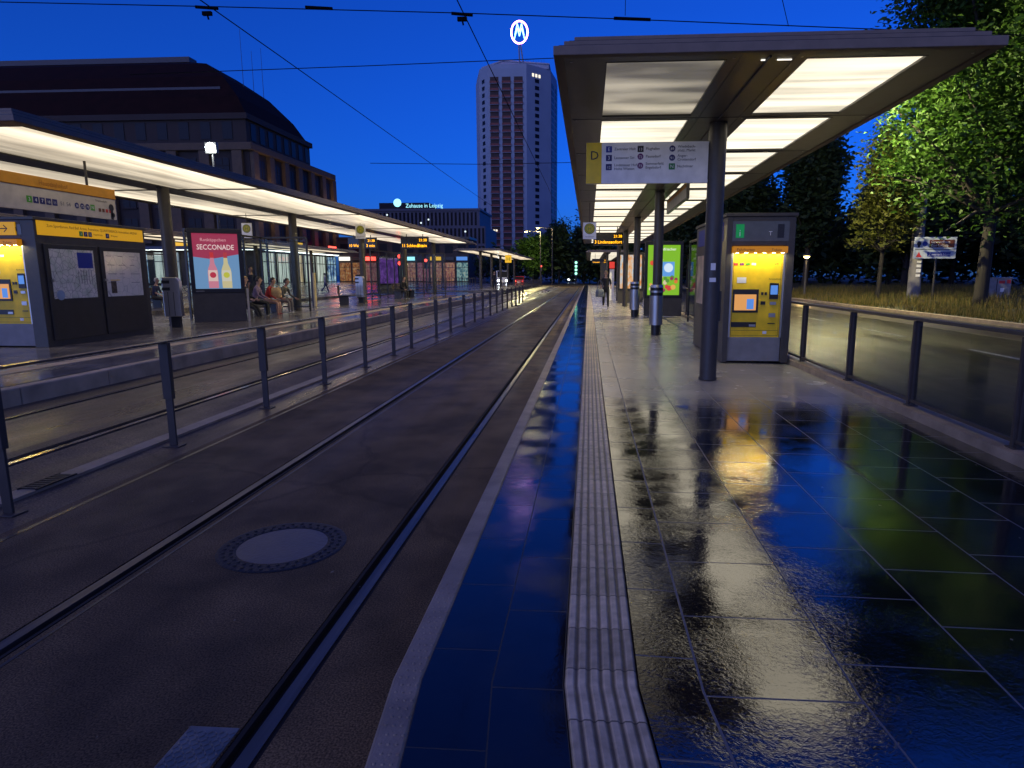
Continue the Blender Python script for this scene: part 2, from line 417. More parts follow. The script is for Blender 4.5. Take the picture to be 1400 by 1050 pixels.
# ribbed tactile strip
prof = [(-.08, -.01)]
for i in range(6):
    x = -.078+i*.0478
    prof += [(x+.003, .0), (x+.012, .0075), (x+.033, .0075), (x+.042, .0)]
prof += [(.21, -.01)]
def tactile_mat():
    m, nt, N, L, b = newmat('ribbed_slab')
    uv = N.new('ShaderNodeUVMap'); uv.uv_map = 'plan'
    sp = N.new('ShaderNodeSeparateXYZ'); L.new(uv.outputs[0], sp.inputs[0])
    fr = math_node(N, L, 'FRACT', math_node(N, L, 'DIVIDE', math_node(N, L, 'ADD', sp.outputs['Y'], 3.06), .3))
    jn = math_node(N, L, 'LESS_THAN', math_node(N, L, 'ABSOLUTE', math_node(N, L, 'SUBTRACT', fr, .5)), .488)
    n = N.new('ShaderNodeTexNoise'); n.inputs['Scale'].default_value = 14; n.inputs['Detail'].default_value = 6; L.new(uv.outputs[0], n.inputs['Vector'])
    n2 = N.new('ShaderNodeTexWhiteNoise'); n2.noise_dimensions = '1D'
    L.new(math_node(N, L, 'FLOOR', math_node(N, L, 'DIVIDE', math_node(N, L, 'ADD', sp.outputs['Y'], 3.06), .3)), n2.inputs['W'])
    r = N.new('ShaderNodeValToRGB'); r.color_ramp.elements[0].position = .3; r.color_ramp.elements[1].position = .72
    r.color_ramp.elements[0].color = (.48, .37, .22, 1); r.color_ramp.elements[1].color = (.86, .68, .42, 1); L.new(n.outputs['Fac'], r.inputs[0])
    mr = N.new('ShaderNodeMapRange'); mr.inputs['To Min'].default_value = .75; mr.inputs['To Max'].default_value = 1.1; L.new(n2.outputs['Value'], mr.inputs['Value'])
    gx_ = math_node(N, L, 'ABSOLUTE', math_node(N, L, 'SUBTRACT', math_node(N, L, 'FRACT', math_node(N, L, 'DIVIDE', math_node(N, L, 'ADD', sp.outputs['X'], .0795), .0478)), .5))
    gd = N.new('ShaderNodeMapRange'); gd.inputs['From Min'].default_value = .27; gd.inputs['From Max'].default_value = .44; gd.inputs['To Min'].default_value = 1; gd.inputs['To Max'].default_value = .22
    L.new(gx_, gd.inputs['Value'])      # grooves coloured darker than the ribs
    mg = math_node(N, L, 'MULTIPLY', mr.outputs[0], gd.outputs[0])
    k = math_node(N, L, 'MULTIPLY', mg, math_node(N, L, 'ADD', math_node(N, L, 'MULTIPLY', jn, .8), .2))
    mu = N.new('ShaderNodeMixRGB'); mu.blend_type = 'MULTIPLY'; mu.inputs[0].default_value = 1
    L.new(r.outputs[0], mu.inputs[1]); L.new(k, mu.inputs[2]); L.new(mu.outputs[0], b.inputs['Base Color'])
    b.inputs['Roughness'].default_value = .34
    bp = N.new('ShaderNodeBump'); bp.inputs['Strength'].default_value = .25; bp.inputs['Distance'].default_value = .01
    n3 = N.new('ShaderNodeTexNoise'); n3.inputs['Scale'].default_value = 60; n3.inputs['Detail'].default_value = 3; L.new(uv.outputs[0], n3.inputs['Vector'])
    L.new(n3.outputs['Fac'], bp.inputs['Height']); L.new(bp.outputs[0], b.inputs['Normal'])
    return m
strip('tactile_strip', prof, tactile_mat())
# upstand along the back of the platform
strip('platform_back_kerb', [(3.62, -.06), (3.625, .05), (3.9, .05), (3.905, -.3)], M['concrete'], ys=[-3, 100], bent=False)

# track bed with real grooves beside each rail
def zt(x): return -.2 if x > -4.3 else (-.06 if x < -5.3 else -.2+.14*(-4.3-x)/1.)
RAILS = [(-2.76, 1), (-1.26, -1), (-6.56, 1), (-5.10, -1)]   # side of the flange groove
def seg(x0, x1, skip, ys, m, name):
    xs = [x0]
    cuts = []
    for xr, sd in sorted(RAILS):
        if x0 < xr < x1: cuts.append((xr-.075, xr+.075))
    pr = [(x0, zt(x0))]
    brk = sorted([b for b in (-5.3, -4.3) if x0 < b < x1]+[c for cc in cuts for c in cc])
    for b in brk: 
        pr.append((b, zt(b)))
        for c in cuts:
            if abs(b-c[0]) < 1e-6: pr += [(b+.001, zt(b)-.06)]
            if abs(b-c[1]) < 1e-6: pr.insert(len(pr)-1, (b-.001, zt(b)-.06))
    pr.append((x1, zt(x1)))
    return strip(name, pr, m, ys=ys, bent=False)
seg(-4.0, -.744, None, [-3, 100], M['track'], 'track_bed')
seg(-7.1, -4.0, None, [-3, 100], M['trackwet'], 'opposite_track_bed')
for k, (xr, sd) in enumerate(RAILS):
    z = zt(xr)
    h = MB()
    # running head, flange groove and keeper lip
    a, b2 = (xr-.074, xr-.0) if sd > 0 else (xr, xr+.074)
    hd = (xr-.055, xr+.005) if sd > 0 else (xr-.005, xr+.055)
    gr = (hd[1], hd[1]+.042) if sd > 0 else (hd[0]-.042, hd[0])
    lp = (gr[1], gr[1]+.02) if sd > 0 else (gr[0]-.02, gr[0])
    poly = lambda c: None
    def sw(x0, x1, z0, z1, mi):
        h.box(x0, x1, -3, 100, z0, z1, mi)
    sw(hd[0], hd[1], z-.055, z+.003, 0)
    sw(lp[0], lp[1], z-.055, z+.001, 1)
    sw(gr[0], gr[1], z-.058, z-.035, 1)
    # bitumen joint either side
    o1 = (min(hd[0], lp[0]), max(hd[1], lp[1]))
    sw(xr-.0745, o1[0], z-.058, z-.006, 1); sw(o1[1], xr+.0745, z-.058, z-.006, 1)
    struct(h.build('tram_rail', [M['rail'] if k < 2 else M['railwet'], M['groove']]))
# sealing seams where asphalt fields meet the rails
sm = MB()
for xr, w in ((-2.64, .02), (-3.9, .04)):
    sm.box(xr-w/2, xr+w/2, -3, 100, zt(xr)-.01, zt(xr)+.002)
struct(sm.build('bitumen_seam', mat('bitumen', (.012, .012, .013), .35, var=.3)))
# light concrete channel along the railing
cb = MB(); cb.box(-4.62, -4.42, -3, 100, -.24, zt(-4.52)+.01)
struct(cb.build('drain_channel', M['concrete']))

# opposite platform, plaza, roads
strip('opposite_platform', [(-14.6, -.2), (-14.6, .17), (-7.28, .17)], M['lplat'], ys=[-3, 52], bent=False)
k2 = MB()
for j in range(36):   # kerb stones
    y = -3+j*1.5
    k2.box(-7.28, -7.1, y+.006, y+1.494, -.1, .165 if j % 2 else .168)
M['lightstone'] = mat('light_stone', (.50, .38, .23), .6, var=.25, scale=3, spec=.3)
struct(k2.build('opposite_kerb', M['lightstone'], bevel=.02))
struct(MB().box(-8.45, -8.15, -3, 52, .1, .178).build('opposite_tactile_strip', M['lightstone']))
struct(MB().box(-60, -14.6, -40, 260, -.3, -.02).build('plaza', M['plaza']))
struct(MB().box(-14.6, -7.1, 52, 58.5, -.3, -.055).build('crossing', mat('crossing_asphalt', (.03, .03, .032), .06, var=.2, bump=.05)))
struct(MB().box(-14.6, -7.9, 58.5, 104, -.3, .17).build('far_platform', M['lplat']))
struct(MB().box(-60, 3.9, 104, 260, -.3, -.1).build('far_road', M['road']))
struct(MB().box(3.91, 13.6, -40, 400, -.3, -.1).build('road', M['road']))
struct(MB().box(13.6, 13.85, -40, 400, -.3, .02).build('road_kerb', M['concrete']))
vg = MB()
nx, ny = 24, 60
vs = []
for j in range(ny+1):
    for i in range(nx+1):
        x = 13.85+i*4.; y = -40+j*6.
        vs.append((x, y, .0+.25*math.sin(x*.31)*math.sin(y*.23)*min(1, i*.4)+min(.5, i*.12)))
vg.add(vs, [(j*(nx+1)+i, j*(nx+1)+i+1, (j+1)*(nx+1)+i+1, (j+1)*(nx+1)+i) for j in range(ny) for i in range(nx)], 0, True)
struct(vg.build('verge', M['soil']))
# lane dashes on the road
dm = MB()
for j in range(14): dm.box(8.5, 8.62, 6+j*6., 9+j*6., -.11, -.096)
struct(dm.build('lane_markings', mat('road_paint', (.5, .5, .48), .5, var=.3)))

# manhole cover in the track and chequered plate by the rail
t = thing('manhole_cover', 'round iron manhole cover with smooth bluish centre set in the track asphalt', 'manhole cover', (-1.98, 3.86, -.2))
rg = MB()
n = 48
for r0, r1, z0, z1 in ((.40, .385, .002, .006), (.385, .29, .006, .006), (.29, .28, .006, .001)):
    vs = [(r*math.cos(2*PI*i/n), r*math.sin(2*PI*i/n), z) for r, z in ((r0, z0), (r1, z1)) for i in range(n)]
    rg.add(vs, [(i, (i+1) % n, n+(i+1) % n, n+i) for i in range(n)])
for i in range(36):
    a = 2*PI*i/36
    for rr in (.31, .355):
        c, s_ = math.cos(a+(.09 if rr > .33 else 0)), math.sin(a+(.09 if rr > .33 else 0))
        rg.cyl((rr*c, rr*s_, .006), (rr*c, rr*s_, .012), .014, .010, 6)
rg.build('frame', M['iron'], t)
MB().disc((0, 0, .004), .28, 48, 0, 'z').build('lid', mat('worn_lid', (.085, .07, .055), .3, .2, var=.2, bump=.1), t)
t = thing('cover_plate', 'chequered steel cover plate beside the right rail at the bottom edge', 'cover plate', (-1.40, 2.02, -.2))
MB().box(-.14, .06, -.35, .15, -.02, .006).build('plate', M['plate'], t, bevel=.003)
td = MB()
for i in range(9):
    for j in range(22):
        x = -.125+i*.0215; y = -.335+j*.0215; a = PI/4 if (i+j) % 2 else -PI/4
        dx, dy = .009*math.cos(a), .009*math.sin(a)
        td.cyl((x-dx, y-dy, .006), (x+dx, y+dy, .0075), .0028, .0028, 5)
td.build('tread', M['plate'], t)
# grating drain and gully patches near the railing
t = thing('drain_grate', 'small iron drain grate by the foot of the nearest railing posts', 'drain grate', (-4.5, 4.9, -.2+.045))
gb = MB()
for i in range(8): gb.box(-.07, .07, -.2+i*.05, -.175+i*.05, -.004, .008)
gb.box(-.085, -.07, -.22, .2, -.004, .009); gb.box(.07, .085, -.22, .2, -.004, .009)
gb.build('bars', M['iron'], t)

# fallen leaves and scraps on the paving
lf = MB(); rr = random.Random(77)
for i in range(110):
    x = rr.choice([rr.uniform(-3.9, -.9), rr.uniform(.3, 3.5), rr.uniform(-6.9, -4.7)]); y = 1.6+12*rr.random()**1.5
    z = .004 if x > 0 else zt(x)+.008
    a = rr.random()*6.28; r = rr.uniform(.006, .018)
    lf.add([(x+r*math.cos(a+k*1.57)*(1 if k % 2 else .5), y+r*math.sin(a+k*1.57)*(1 if k % 2 else .5), z+rr.uniform(0, .004)) for k in range(4)], [(0, 1, 2, 3)])
o = lf.build('leaf_litter', mat('scrap', (.16, .13, .08), .7, var=.6, scale=40)); tag(o, 'tiny fallen leaves and scraps scattered over the paving', 'litter'); struct(o, 'stuff')

# ------------------------------------------------------------------ railings
t = thing('railing', 'long dark steel railing with flat posts between the two tracks', 'railing', (-4.27, 0, -.2))
pm = None
post_y = [4.27, 6.2, 8.15, 10.08, 12.02, 13.86, 15.3, 17.9, 19.8, 22.0, 24.1, 26.0, 28., 30., 32., 34., 36., 38., 40., 42.]
for i, y in enumerate(post_y):
    if pm is None:
        b = MB(); b.box(-.038, .038, -.012, .012, .0, .62); b.box(-.048, .048, -.028, .028, .5, 1.075)
        b.box(-.09, .09, -.07, .07, 0, .012)
        pm = b.build('post', M['railpost'], t, (0, y, 0), bevel=.004)
    else:
        link_copy(pm, t, (0, y, 0))
MB().box(-.035, .035, 2.2, 15.35, 1.076, 1.095).build('handrail', mat('handrail_steel', (.10, .10, .11), .22, .7), t, bevel=.003)
t = thing('railing', 'far dark railing closing the gap beyond the first opposite shelter', 'railing', (-6.9, 66, -.06))
b = MB(); b.box(-.03, .03, 0, 30, 1.0, 1.05); b.box(-.03, .03, 0, 30, .1, .14); b.build('rail', M['railpost'], t)
pm = None
for i in range(41):
    if pm is None: pm = MB().box(-.02, .02, -.02, .02, 0, 1.05).build('bar', M['railpost'], t, (0, i*.75, 0))
    else: link_copy(pm, t, (0, i*.75, 0))
t = thing('railing', 'dark picket railing across the plaza behind the wet crossing', 'railing', (-22, 74, -.02))
b = MB(); b.box(0, 9, -.03, .03, 1.2, 1.26); b.box(0, 9, -.03, .03, .12, .17); b.build('rail', M['railpost'], t)
pm = None
for i in range(31):
    if pm is None: pm = MB().box(-.03, .03, -.02, .02, 0, 1.25).build('bar', M['railpost'], t, (i*.3, 0, 0))
    else: link_copy(pm, t, (i*.3, 0, 0))

t = thing('glass_railing', 'glass panelled railing with dark posts along the back of the right platform', 'railing', (3.76, 0, .05))
pm = gm = None
py = [3.9, 5.75, 7.63, 9.45, 11.5]+[13.4+1.95*i for i in range(17)]
for i, y in enumerate(py):
    if pm is None:
        b = MB(); b.box(-.02, .02, -.045, .045, 0, .98); b.box(-.045, .045, -.02, .02, 0, .98); b.box(-.06, .06, -.06, .06, 0, .012)
        pm = b.build('post', M['railpost'], t, (0, y, 0), bevel=.003)
    else: link_copy(pm, t, (0, y, 0))
    if i+1 < len(py):
        MB().box(-.006, .006, y+.06, py[i+1]-.06, .08, .93).build('pane', M['railglass'], t)
MB().box(-.04, .04, 3.8, py[-1], .985, 1.02).build('handrail', M['frame'], t, bevel=.004)
MB().box(-.03, .03, 3.8, py[-1], .05, .08).build('bottom_rail', M['railpost'], t)

# ------------------------------------------------------------------ platform shelters
def shelter(label, x0, x1, y0, y1, zb, zs, xbreaks, ybreaks, panels, cols, colr, first=None, group=None):
    """flat stepped roof, soffit with back-lit panels, columns. xbreaks: panel x ranges; ybreaks: panel y ranges"""
    t = thing('tram_shelter', label, 'tram shelter', (0, 0, zb), 0, group)
    z = zs-zb
    rf = MB()
    # outer rim
    w = .10
    for a in ((x0, x1, y0, y0+w), (x0, x1, y1-w, y1), (x0, x0+w, y0+w, y1-w), (x1-w, x1, y0+w, y1-w)):
        rf.box(a[0], a[1], a[2], a[3], z-.015, z+.072)
    rf.box(x0+.10, x1-.10, y0+.10, y1-.10, z+.092, z+.145)
    rf.box(x0+.20, x1-.20, y0+.20, y1-.20, z+.165, z+.215)
    rf.build('roof', M['fascia'], t, bevel=.006)
    gp = MB(); gp.box(x0+.05, x1-.05, y0+.05, y1-.05, z+.06, z+.0915); gp.box(x0+.15, x1-.15, y0+.15, y1-.15, z+.1455, z+.1645)
    gp.build('shadow_gap', M['black'], t)
    sf = MB()
    xs = sorted(set([x0+w, x1-w]+[v for p in xbreaks for v in p])); ys = sorted(set([y0+w, y1-w]+[v for p in ybreaks for v in p]))
    for i in range(len(xs)-1):
        for j in range(len(ys)-1):
            cx, cy = (xs[i]+xs[i+1])/2, (ys[j]+ys[j+1])/2
            if any(p[0] < cx < p[1] for p in xbreaks) and any(p[0] < cy < p[1] for p in ybreaks): continue
            sf.quad((xs[i], ys[j], z), (xs[i], ys[j+1], z), (xs[i+1], ys[j+1], z), (xs[i+1], ys[j], z))
    sf.build('soffit', M['soffit'], t)
    for i, px in enumerate(xbreaks):
        for j, py_ in enumerate(ybreaks):
            m = first if (first and i == 0 and j == 0) else panels
            pn = MB().quad((px[0], py_[0], z+.02), (px[0], py_[1], z+.02), (px[1], py_[1], z+.02), (px[1], py_[0], z+.02))
            o = pn.build('light_panel', m, t)
            if m is first: o['label'] = 'half dark ceiling panel with a failing lamp'
            rm = MB()   # shadow-gap frame of the panel
            a, b_, c, d = px[0], px[1], py_[0], py_[1]
            for q in ((a-.012, a, c-.012, d+.012), (b_, b_+.012, c-.012, d+.012), (a, b_, c-.012, c), (a, b_, d, d+.012)):
                rm.box(*q, z-.004, z+.03)
            rm.build('panel_frame', M['dark'], o)
    cm = None
    for cx, cy in cols:
        if cm is None:
            b = MB().cyl((0, 0, 0), (0, 0, z+.01), colr, colr, 24); b.cyl((0, 0, 0), (0, 0, .03), colr+.012, colr+.012, 24)
            b.cyl((0, 0, z-.25), (0, 0, z-.2), colr+.003, colr+.003, 24)
            cm = b.build('column', M['frame'], t, (cx, cy, 0))
        else: link_copy(cm, t, (cx, cy, 0))
    return t
ZS = 3.68
yb = [(7.03+2.53*i, 7.03+2.53*i+2.28) for i in range(15)]
sR = shelter('broad lit tram shelter on round columns over the right platform', -.37, 3.88, 6.72, 45.2, 0, ZS,
        [(.16, 1.35), (2.15, 3.30)], yb, M['lpR'], [(1.81, 9.76+7.62*i) for i in range(5)], .125, M['lpRfirst'])
# centre seam and small downlights under the right soffit
b = MB()
for x in (1.48, 2.02): b.box(x-.004, x+.004, 6.85, 45, ZS-.006, ZS-.002)
for j in range(15): b.box(-.25, 3.76, 9.43+2.53*j-.004, 9.43+2.53*j+.004, ZS-.006, ZS-.002)
b.build('seam', M['black'], sR)
MB().box(1.915, 1.95, 9.70, 9.82, .88, 1.32).build('call_box', M['black'], sR, bevel=.005)
b = MB(); b.tube([(1.76, 6.9, ZS-.012), (1.76, 45, ZS-.012)], .011, 8); b.build('conduit', M['frame'], sR)
b = MB()
for j in range(16):
    for x in (-.2, 1.42, 2.08, 3.7): b.cyl((x, 6.97+2.53*j, ZS-.006), (x, 6.97+2.53*j, ZS), .014, .014, 8)
b.build('bolt_heads', M['steel'], sR)
for z, w, h, m in ((1.62, .07, .1, 'white'), (1.45, .09, .06, 'paint_white')):
    MB().box(1.80-w/2, 1.80+w/2, 9.76-.1275, 9.76-.118, z, z+h).build('sticker', M[m], sR)
for q in ((1.70, 1.74), (1.86, 2.0)): MB().box(q[0], q[1], 7.03, 7.05, ZS-.008, ZS-.001).build('downlight', M['white_e'], sR)
lb = [(10.15+7.65*i, 10.15+7.65*i+7.55) for i in range(5)]
sL = shelter('long lit tram shelter on round columns over the opposite platform', -14.4, -8.7, 9.7, 50.6, .17, 3.87,
        [(-14.1, -12.1), (-11.35, -8.98)], lb, M['lpL'], [(-11.45, 17.2+7.65*i) for i in range(5)], .15)
sLF = shelter('smaller far shelter with lit soffit beyond the wet crossing', -13.0, -8.3, 62.5, 100, .17, 3.87,
        [(-12.7, -11.2), (-10.4, -8.6)], [(63+7.4*i, 63+7.4*i+7.2) for i in range(5)], M['lpF'], [(-11.0, 66+7.5*i) for i in range(5)], .15)
sRF = shelter('distant shelter continuing the right platform behind the first roof', -.3, 3.7, 62, 98, 0, 3.68,
        [(.2, 1.4), (2.1, 3.2)], [(63+4.9*i, 63+4.9*i+4.6) for i in range(7)], M['lpR'], [(1.8, 65+7.6*i) for i in range(5)], .125)
sT = shelter('low shelter with bright strip lights on the third platform by the plaza', -22.2, -18.6, 12, 52, .1, 3.3,
        [(-21.9, -20.7), (-20.1, -18.9)], [(12.5+7.8*i, 12.5+7.8*i+7.5) for i in range(5)], M['lpF'], [(-20.4, 15+8*i) for i in range(5)], .12)
struct(MB().box(-23, -17.8, 5, 56, -.1, .1).build('third_platform', M['lplat']))

# ------------------------------------------------------------------ signs
def icon_sq(parent, x, y, z, s, m, txt, rot=(PI/2, 0, 0), round_=False, tm=None, axis='y'):
    """line number badge; in the plane facing -y (axis y) or +x (axis x)"""
    b = MB()
    if axis == 'y':
        if round_: b.disc((x, y, z), s/2, 20, 0, 'y')
        else: b.quad((x-s/2, y, z-s/2), (x+s/2, y, z-s/2), (x+s/2, y, z+s/2), (x-s/2, y, z+s/2))
        p = (x, y-.003, z-s*.27); rot = (PI/2, 0, 0)
    else:
        if round_: b.disc((x, y, z), s/2, 20, 0, 'x')
        else: b.quad((x, y-s/2, z-s/2), (x, y+s/2, z-s/2), (x, y+s/2, z+s/2), (x, y-s/2, z+s/2))
        p = (x+.003, y, z-s*.27); rot = (PI/2, 0, PI/2)
    o = b.build('line_badge', m, parent)
    if txt: text('lettering', txt, s*.8 if len(txt) < 2 else s*.62, tm or M['paint_white'], o, p, rot, 'CENTER')
    return o

t = thing('direction_sign', 'white platform sign with yellow D field hung beside the first right column', 'sign', (0, 9.72, 0))
MB().box(-.055, 1.685, -.0, .06, 2.855, 3.425).build('board', M['white'], t, bevel=.004)
MB().box(-.055, .165, -.004, .0, 2.857, 3.423).build('yellow_field', M['yellow'], t)
text('letter', 'D', .17, M['ink'], t, (.0, -.008, 3.19))
rows = [(.27, 3.33, 'signblue', 'E', 'Zentraler Halt', 0), (.27, 3.21, 'inkblue', '3', 'Lausanner Str.', 0), (.27, 3.085, 'inkblue', '12', 'Lindenauer Hof,|Hohe Wiesen', 0),
        (.72, 3.33, 'ink', '13', 'Flughafen', 0), (.72, 3.225, 'violet', '72', 'Paunsdorf', 1), (.72, 3.10, 'violet', '73', 'Sommerfeld,|Engelsdorf', 1),
        (1.17, 3.33, 'inkblue', '89', 'Wiedebach-|platz, Markt', 1), (1.17, 3.205, 'inkblue', '91', 'Anger-|Crottendorf', 1), (1.17, 3.085, 'green', 'N', 'Nachtliner', 0)]
for x, z, c, s, d, ro in rows:
    icon_sq(t, x, -.004, z, .085, M[c], s, round_=bool(ro))
    for k, ln in enumerate(d.split('|')):
        text('lettering', ln, .052, M['ink'], t, (x+.075, -.004, z-.015+(.025 if '|' in d else 0)-.052*k))
MB().box(1.68, 1.70, .0, .06, 2.9, 3.4).build('bracket', M['dark'], t)

def stop_sign(label, x, y, z0, w, h, ztop):
    t = thing('stop_sign', label, 'stop sign', (x, y, z0), 0, None)
    MB().box(-w/2, w/2, -.02, .02, 0, h).build('board', M['white'], t, bevel=.003)
    MB().disc((0, -.024, h*.63), w*.40, 28).build('disc', mat('stop_green', (.02, .07, .02), .5, var=0), t)
    MB().disc((0, -.026, h*.63), w*.355, 28).build('yellow_disc', mat('stop_yellow', (.55, .42, .02), .5, var=0), t)
    rg = MB(); n = 28
    vs = [(r*math.cos(2*PI*i/n), -.028, h*.63+r*math.sin(2*PI*i/n)) for r in (w*.30, w*.25) for i in range(n)]
    rg.add(vs, [(i, (i+1) % n, n+(i+1) % n, n+i) for i in range(n)]); rg.build('ring', M['green'], t)
    text('letter', 'H', w*.42, M['green'], t, (0, -.03, h*.63-w*.15), (PI/2, 0, 0), 'CENTER')
    text('lettering', 'Hauptbahnhof', w*.115, M['inkgrey'], t, (0, -.024, h*.12), (PI/2, 0, 0), 'CENTER')
    MB().cyl((0, 0, h), (0, 0, ztop-z0), .012, .012, 8).build('hanger', M['dark'], t)
    return t
stop_sign('white stop sign with green H disc hung from the right shelter', .01, 20, 2.62, .40, .49, ZS)
stop_sign('H stop sign hanging over the bench people of the opposite platform', -13.1, 24.5, 2.95, .40, .56, 3.87)
stop_sign('H stop sign hanging beside the second steel bin column opposite', -10.35, 29.3, 3.17, .46, .64, 3.87)

def led_board(label, x0, x1, y, z0, z1, l1, l2, ztop):
    t = thing('departure_board', label, 'departure board', (0, y, 0), 0)
    MB().box(x0, x1, 0, .25, z0, z1).build('housing', M['black'], t, bevel=.01)
    w = x1-x0; h = z1-z0
    MB().quad((x0+.03, -.003, z0+.03), (x1-.03, -.003, z0+.03), (x1-.03, -.003, z1-.03), (x0+.03, -.003, z1-.03)).build('screen', mat('board_glass', (.006, .006, .006), .2, var=0), t)
    text('led_text', l1, h*.36, M['led'], t, (x0+.06, -.006, z0+h*.14), ext=.001, sx=.9)
    text('led_text', l2, h*.36, M['led'], t, (x1-.06, -.006, z0+h*.14), (PI/2, 0, 0), 'RIGHT', ext=.001)
    text('led_text', '21:38', h*.3, M['led'], t, (x1-.06, -.006, z0+h*.60), (PI/2, 0, 0), 'RIGHT', ext=.001)
    for x in (x0+w*.2, x0+w*.8): MB().box(x-.02, x+.02, .1, .14, z1, ztop).build('hanger', M['dark'], t)
    return t
led_board('amber departure board under the right shelter', .18, 1.52, 29.5, 2.86, 3.42, '3 Lindenau', 'sofort', ZS)
led_board('small amber departure board under the distant right shelter', .3, 1.9, 66, 2.7, 3.15, '7 Paunsdorf', '4 min', 3.68)
led_board('amber departure board left of the second steel bin opposite', -14.3, -12.6, 38.2, 3.1, 3.75, '10 Wahren', '3 min', 3.88)
led_board('amber departure board near the end of the opposite shelter', -10.9, -9.3, 37.5, 3.05, 3.75, '11 Schkeuditz', '5 min', 3.88)

# hanging notice frame along the right platform
t = thing('notice_frame', 'framed paper notice hung lengthwise under the right shelter', 'notice board', (2.2, 0, 0))
MB().box(-.03, .03, 15.1, 18.9, 3.24, 3.62).build('frame', M['dark'], t)
MB().box(-.034, -.03, 15.2, 18.8, 3.28, 3.58).build('paper', mat('paper_notice', (.6, .57, .5), .6), t)
MB().box(-.037, -.034, 15.2, 18.8, 3.50, 3.58).build('header', M['orange'], t)
for y in (15.5, 18.5): MB().cyl((0, y, 3.62), (0, y, ZS), .012, .012, 8).build('hanger', M['dark'], t)

# ------------------------------------------------------------------ kiosks with ticket machines
def paper_mat(name, kind):
    m, nt, N, L, b = newmat(name)
    tc = N.new('ShaderNodeTexCoord')
    v = N.new('ShaderNodeTexVoronoi'); v.feature = 'DISTANCE_TO_EDGE'; v.inputs['Scale'].default_value = 9. if kind == 'map' else 5.
    L.new(tc.outputs['Object'], v.inputs['Vector'])
    n = N.new('ShaderNodeTexNoise'); n.inputs['Scale'].default_value = 5; n.inputs['Detail'].default_value = 6; L.new(tc.outputs['Object'], n.inputs['Vector'])
    r = N.new('ShaderNodeValToRGB'); r.color_ramp.elements[0].position = .0; r.color_ramp.elements[1].position = .05 if kind == 'map' else .02
    r.color_ramp.elements[0].color = (.3, .3, .27, 1) if kind == 'map' else (.42, .42, .40, 1); r.color_ramp.elements[1].color = (.78, .75, .68, 1)
    L.new(v.outputs['Distance'], r.inputs[0])
    r2 = N.new('ShaderNodeValToRGB'); r2.color_ramp.elements[0].position = .35; r2.color_ramp.elements[1].position = .6
    r2.color_ramp.elements[0].color = (.7, .8, .68, 1); r2.color_ramp.elements[1].color = (1, 1, .97, 1); L.new(n.outputs['Fac'], r2.inputs[0])
    mu = N.new('ShaderNodeMixRGB'); mu.blend_type = 'MULTIPLY'; mu.inputs[0].default_value = 1 if kind == 'map' else .4
    L.new(r.outputs[0], mu.inputs[1]); L.new(r2.outputs[0], mu.inputs[2]); L.new(mu.outputs[0], b.inputs['Base Color'])
    b.inputs['Roughness'].default_value = .12
    return m
M['map'] = paper_mat('city_map', 'map'); M['timetable'] = paper_mat('timetable', 'tt')

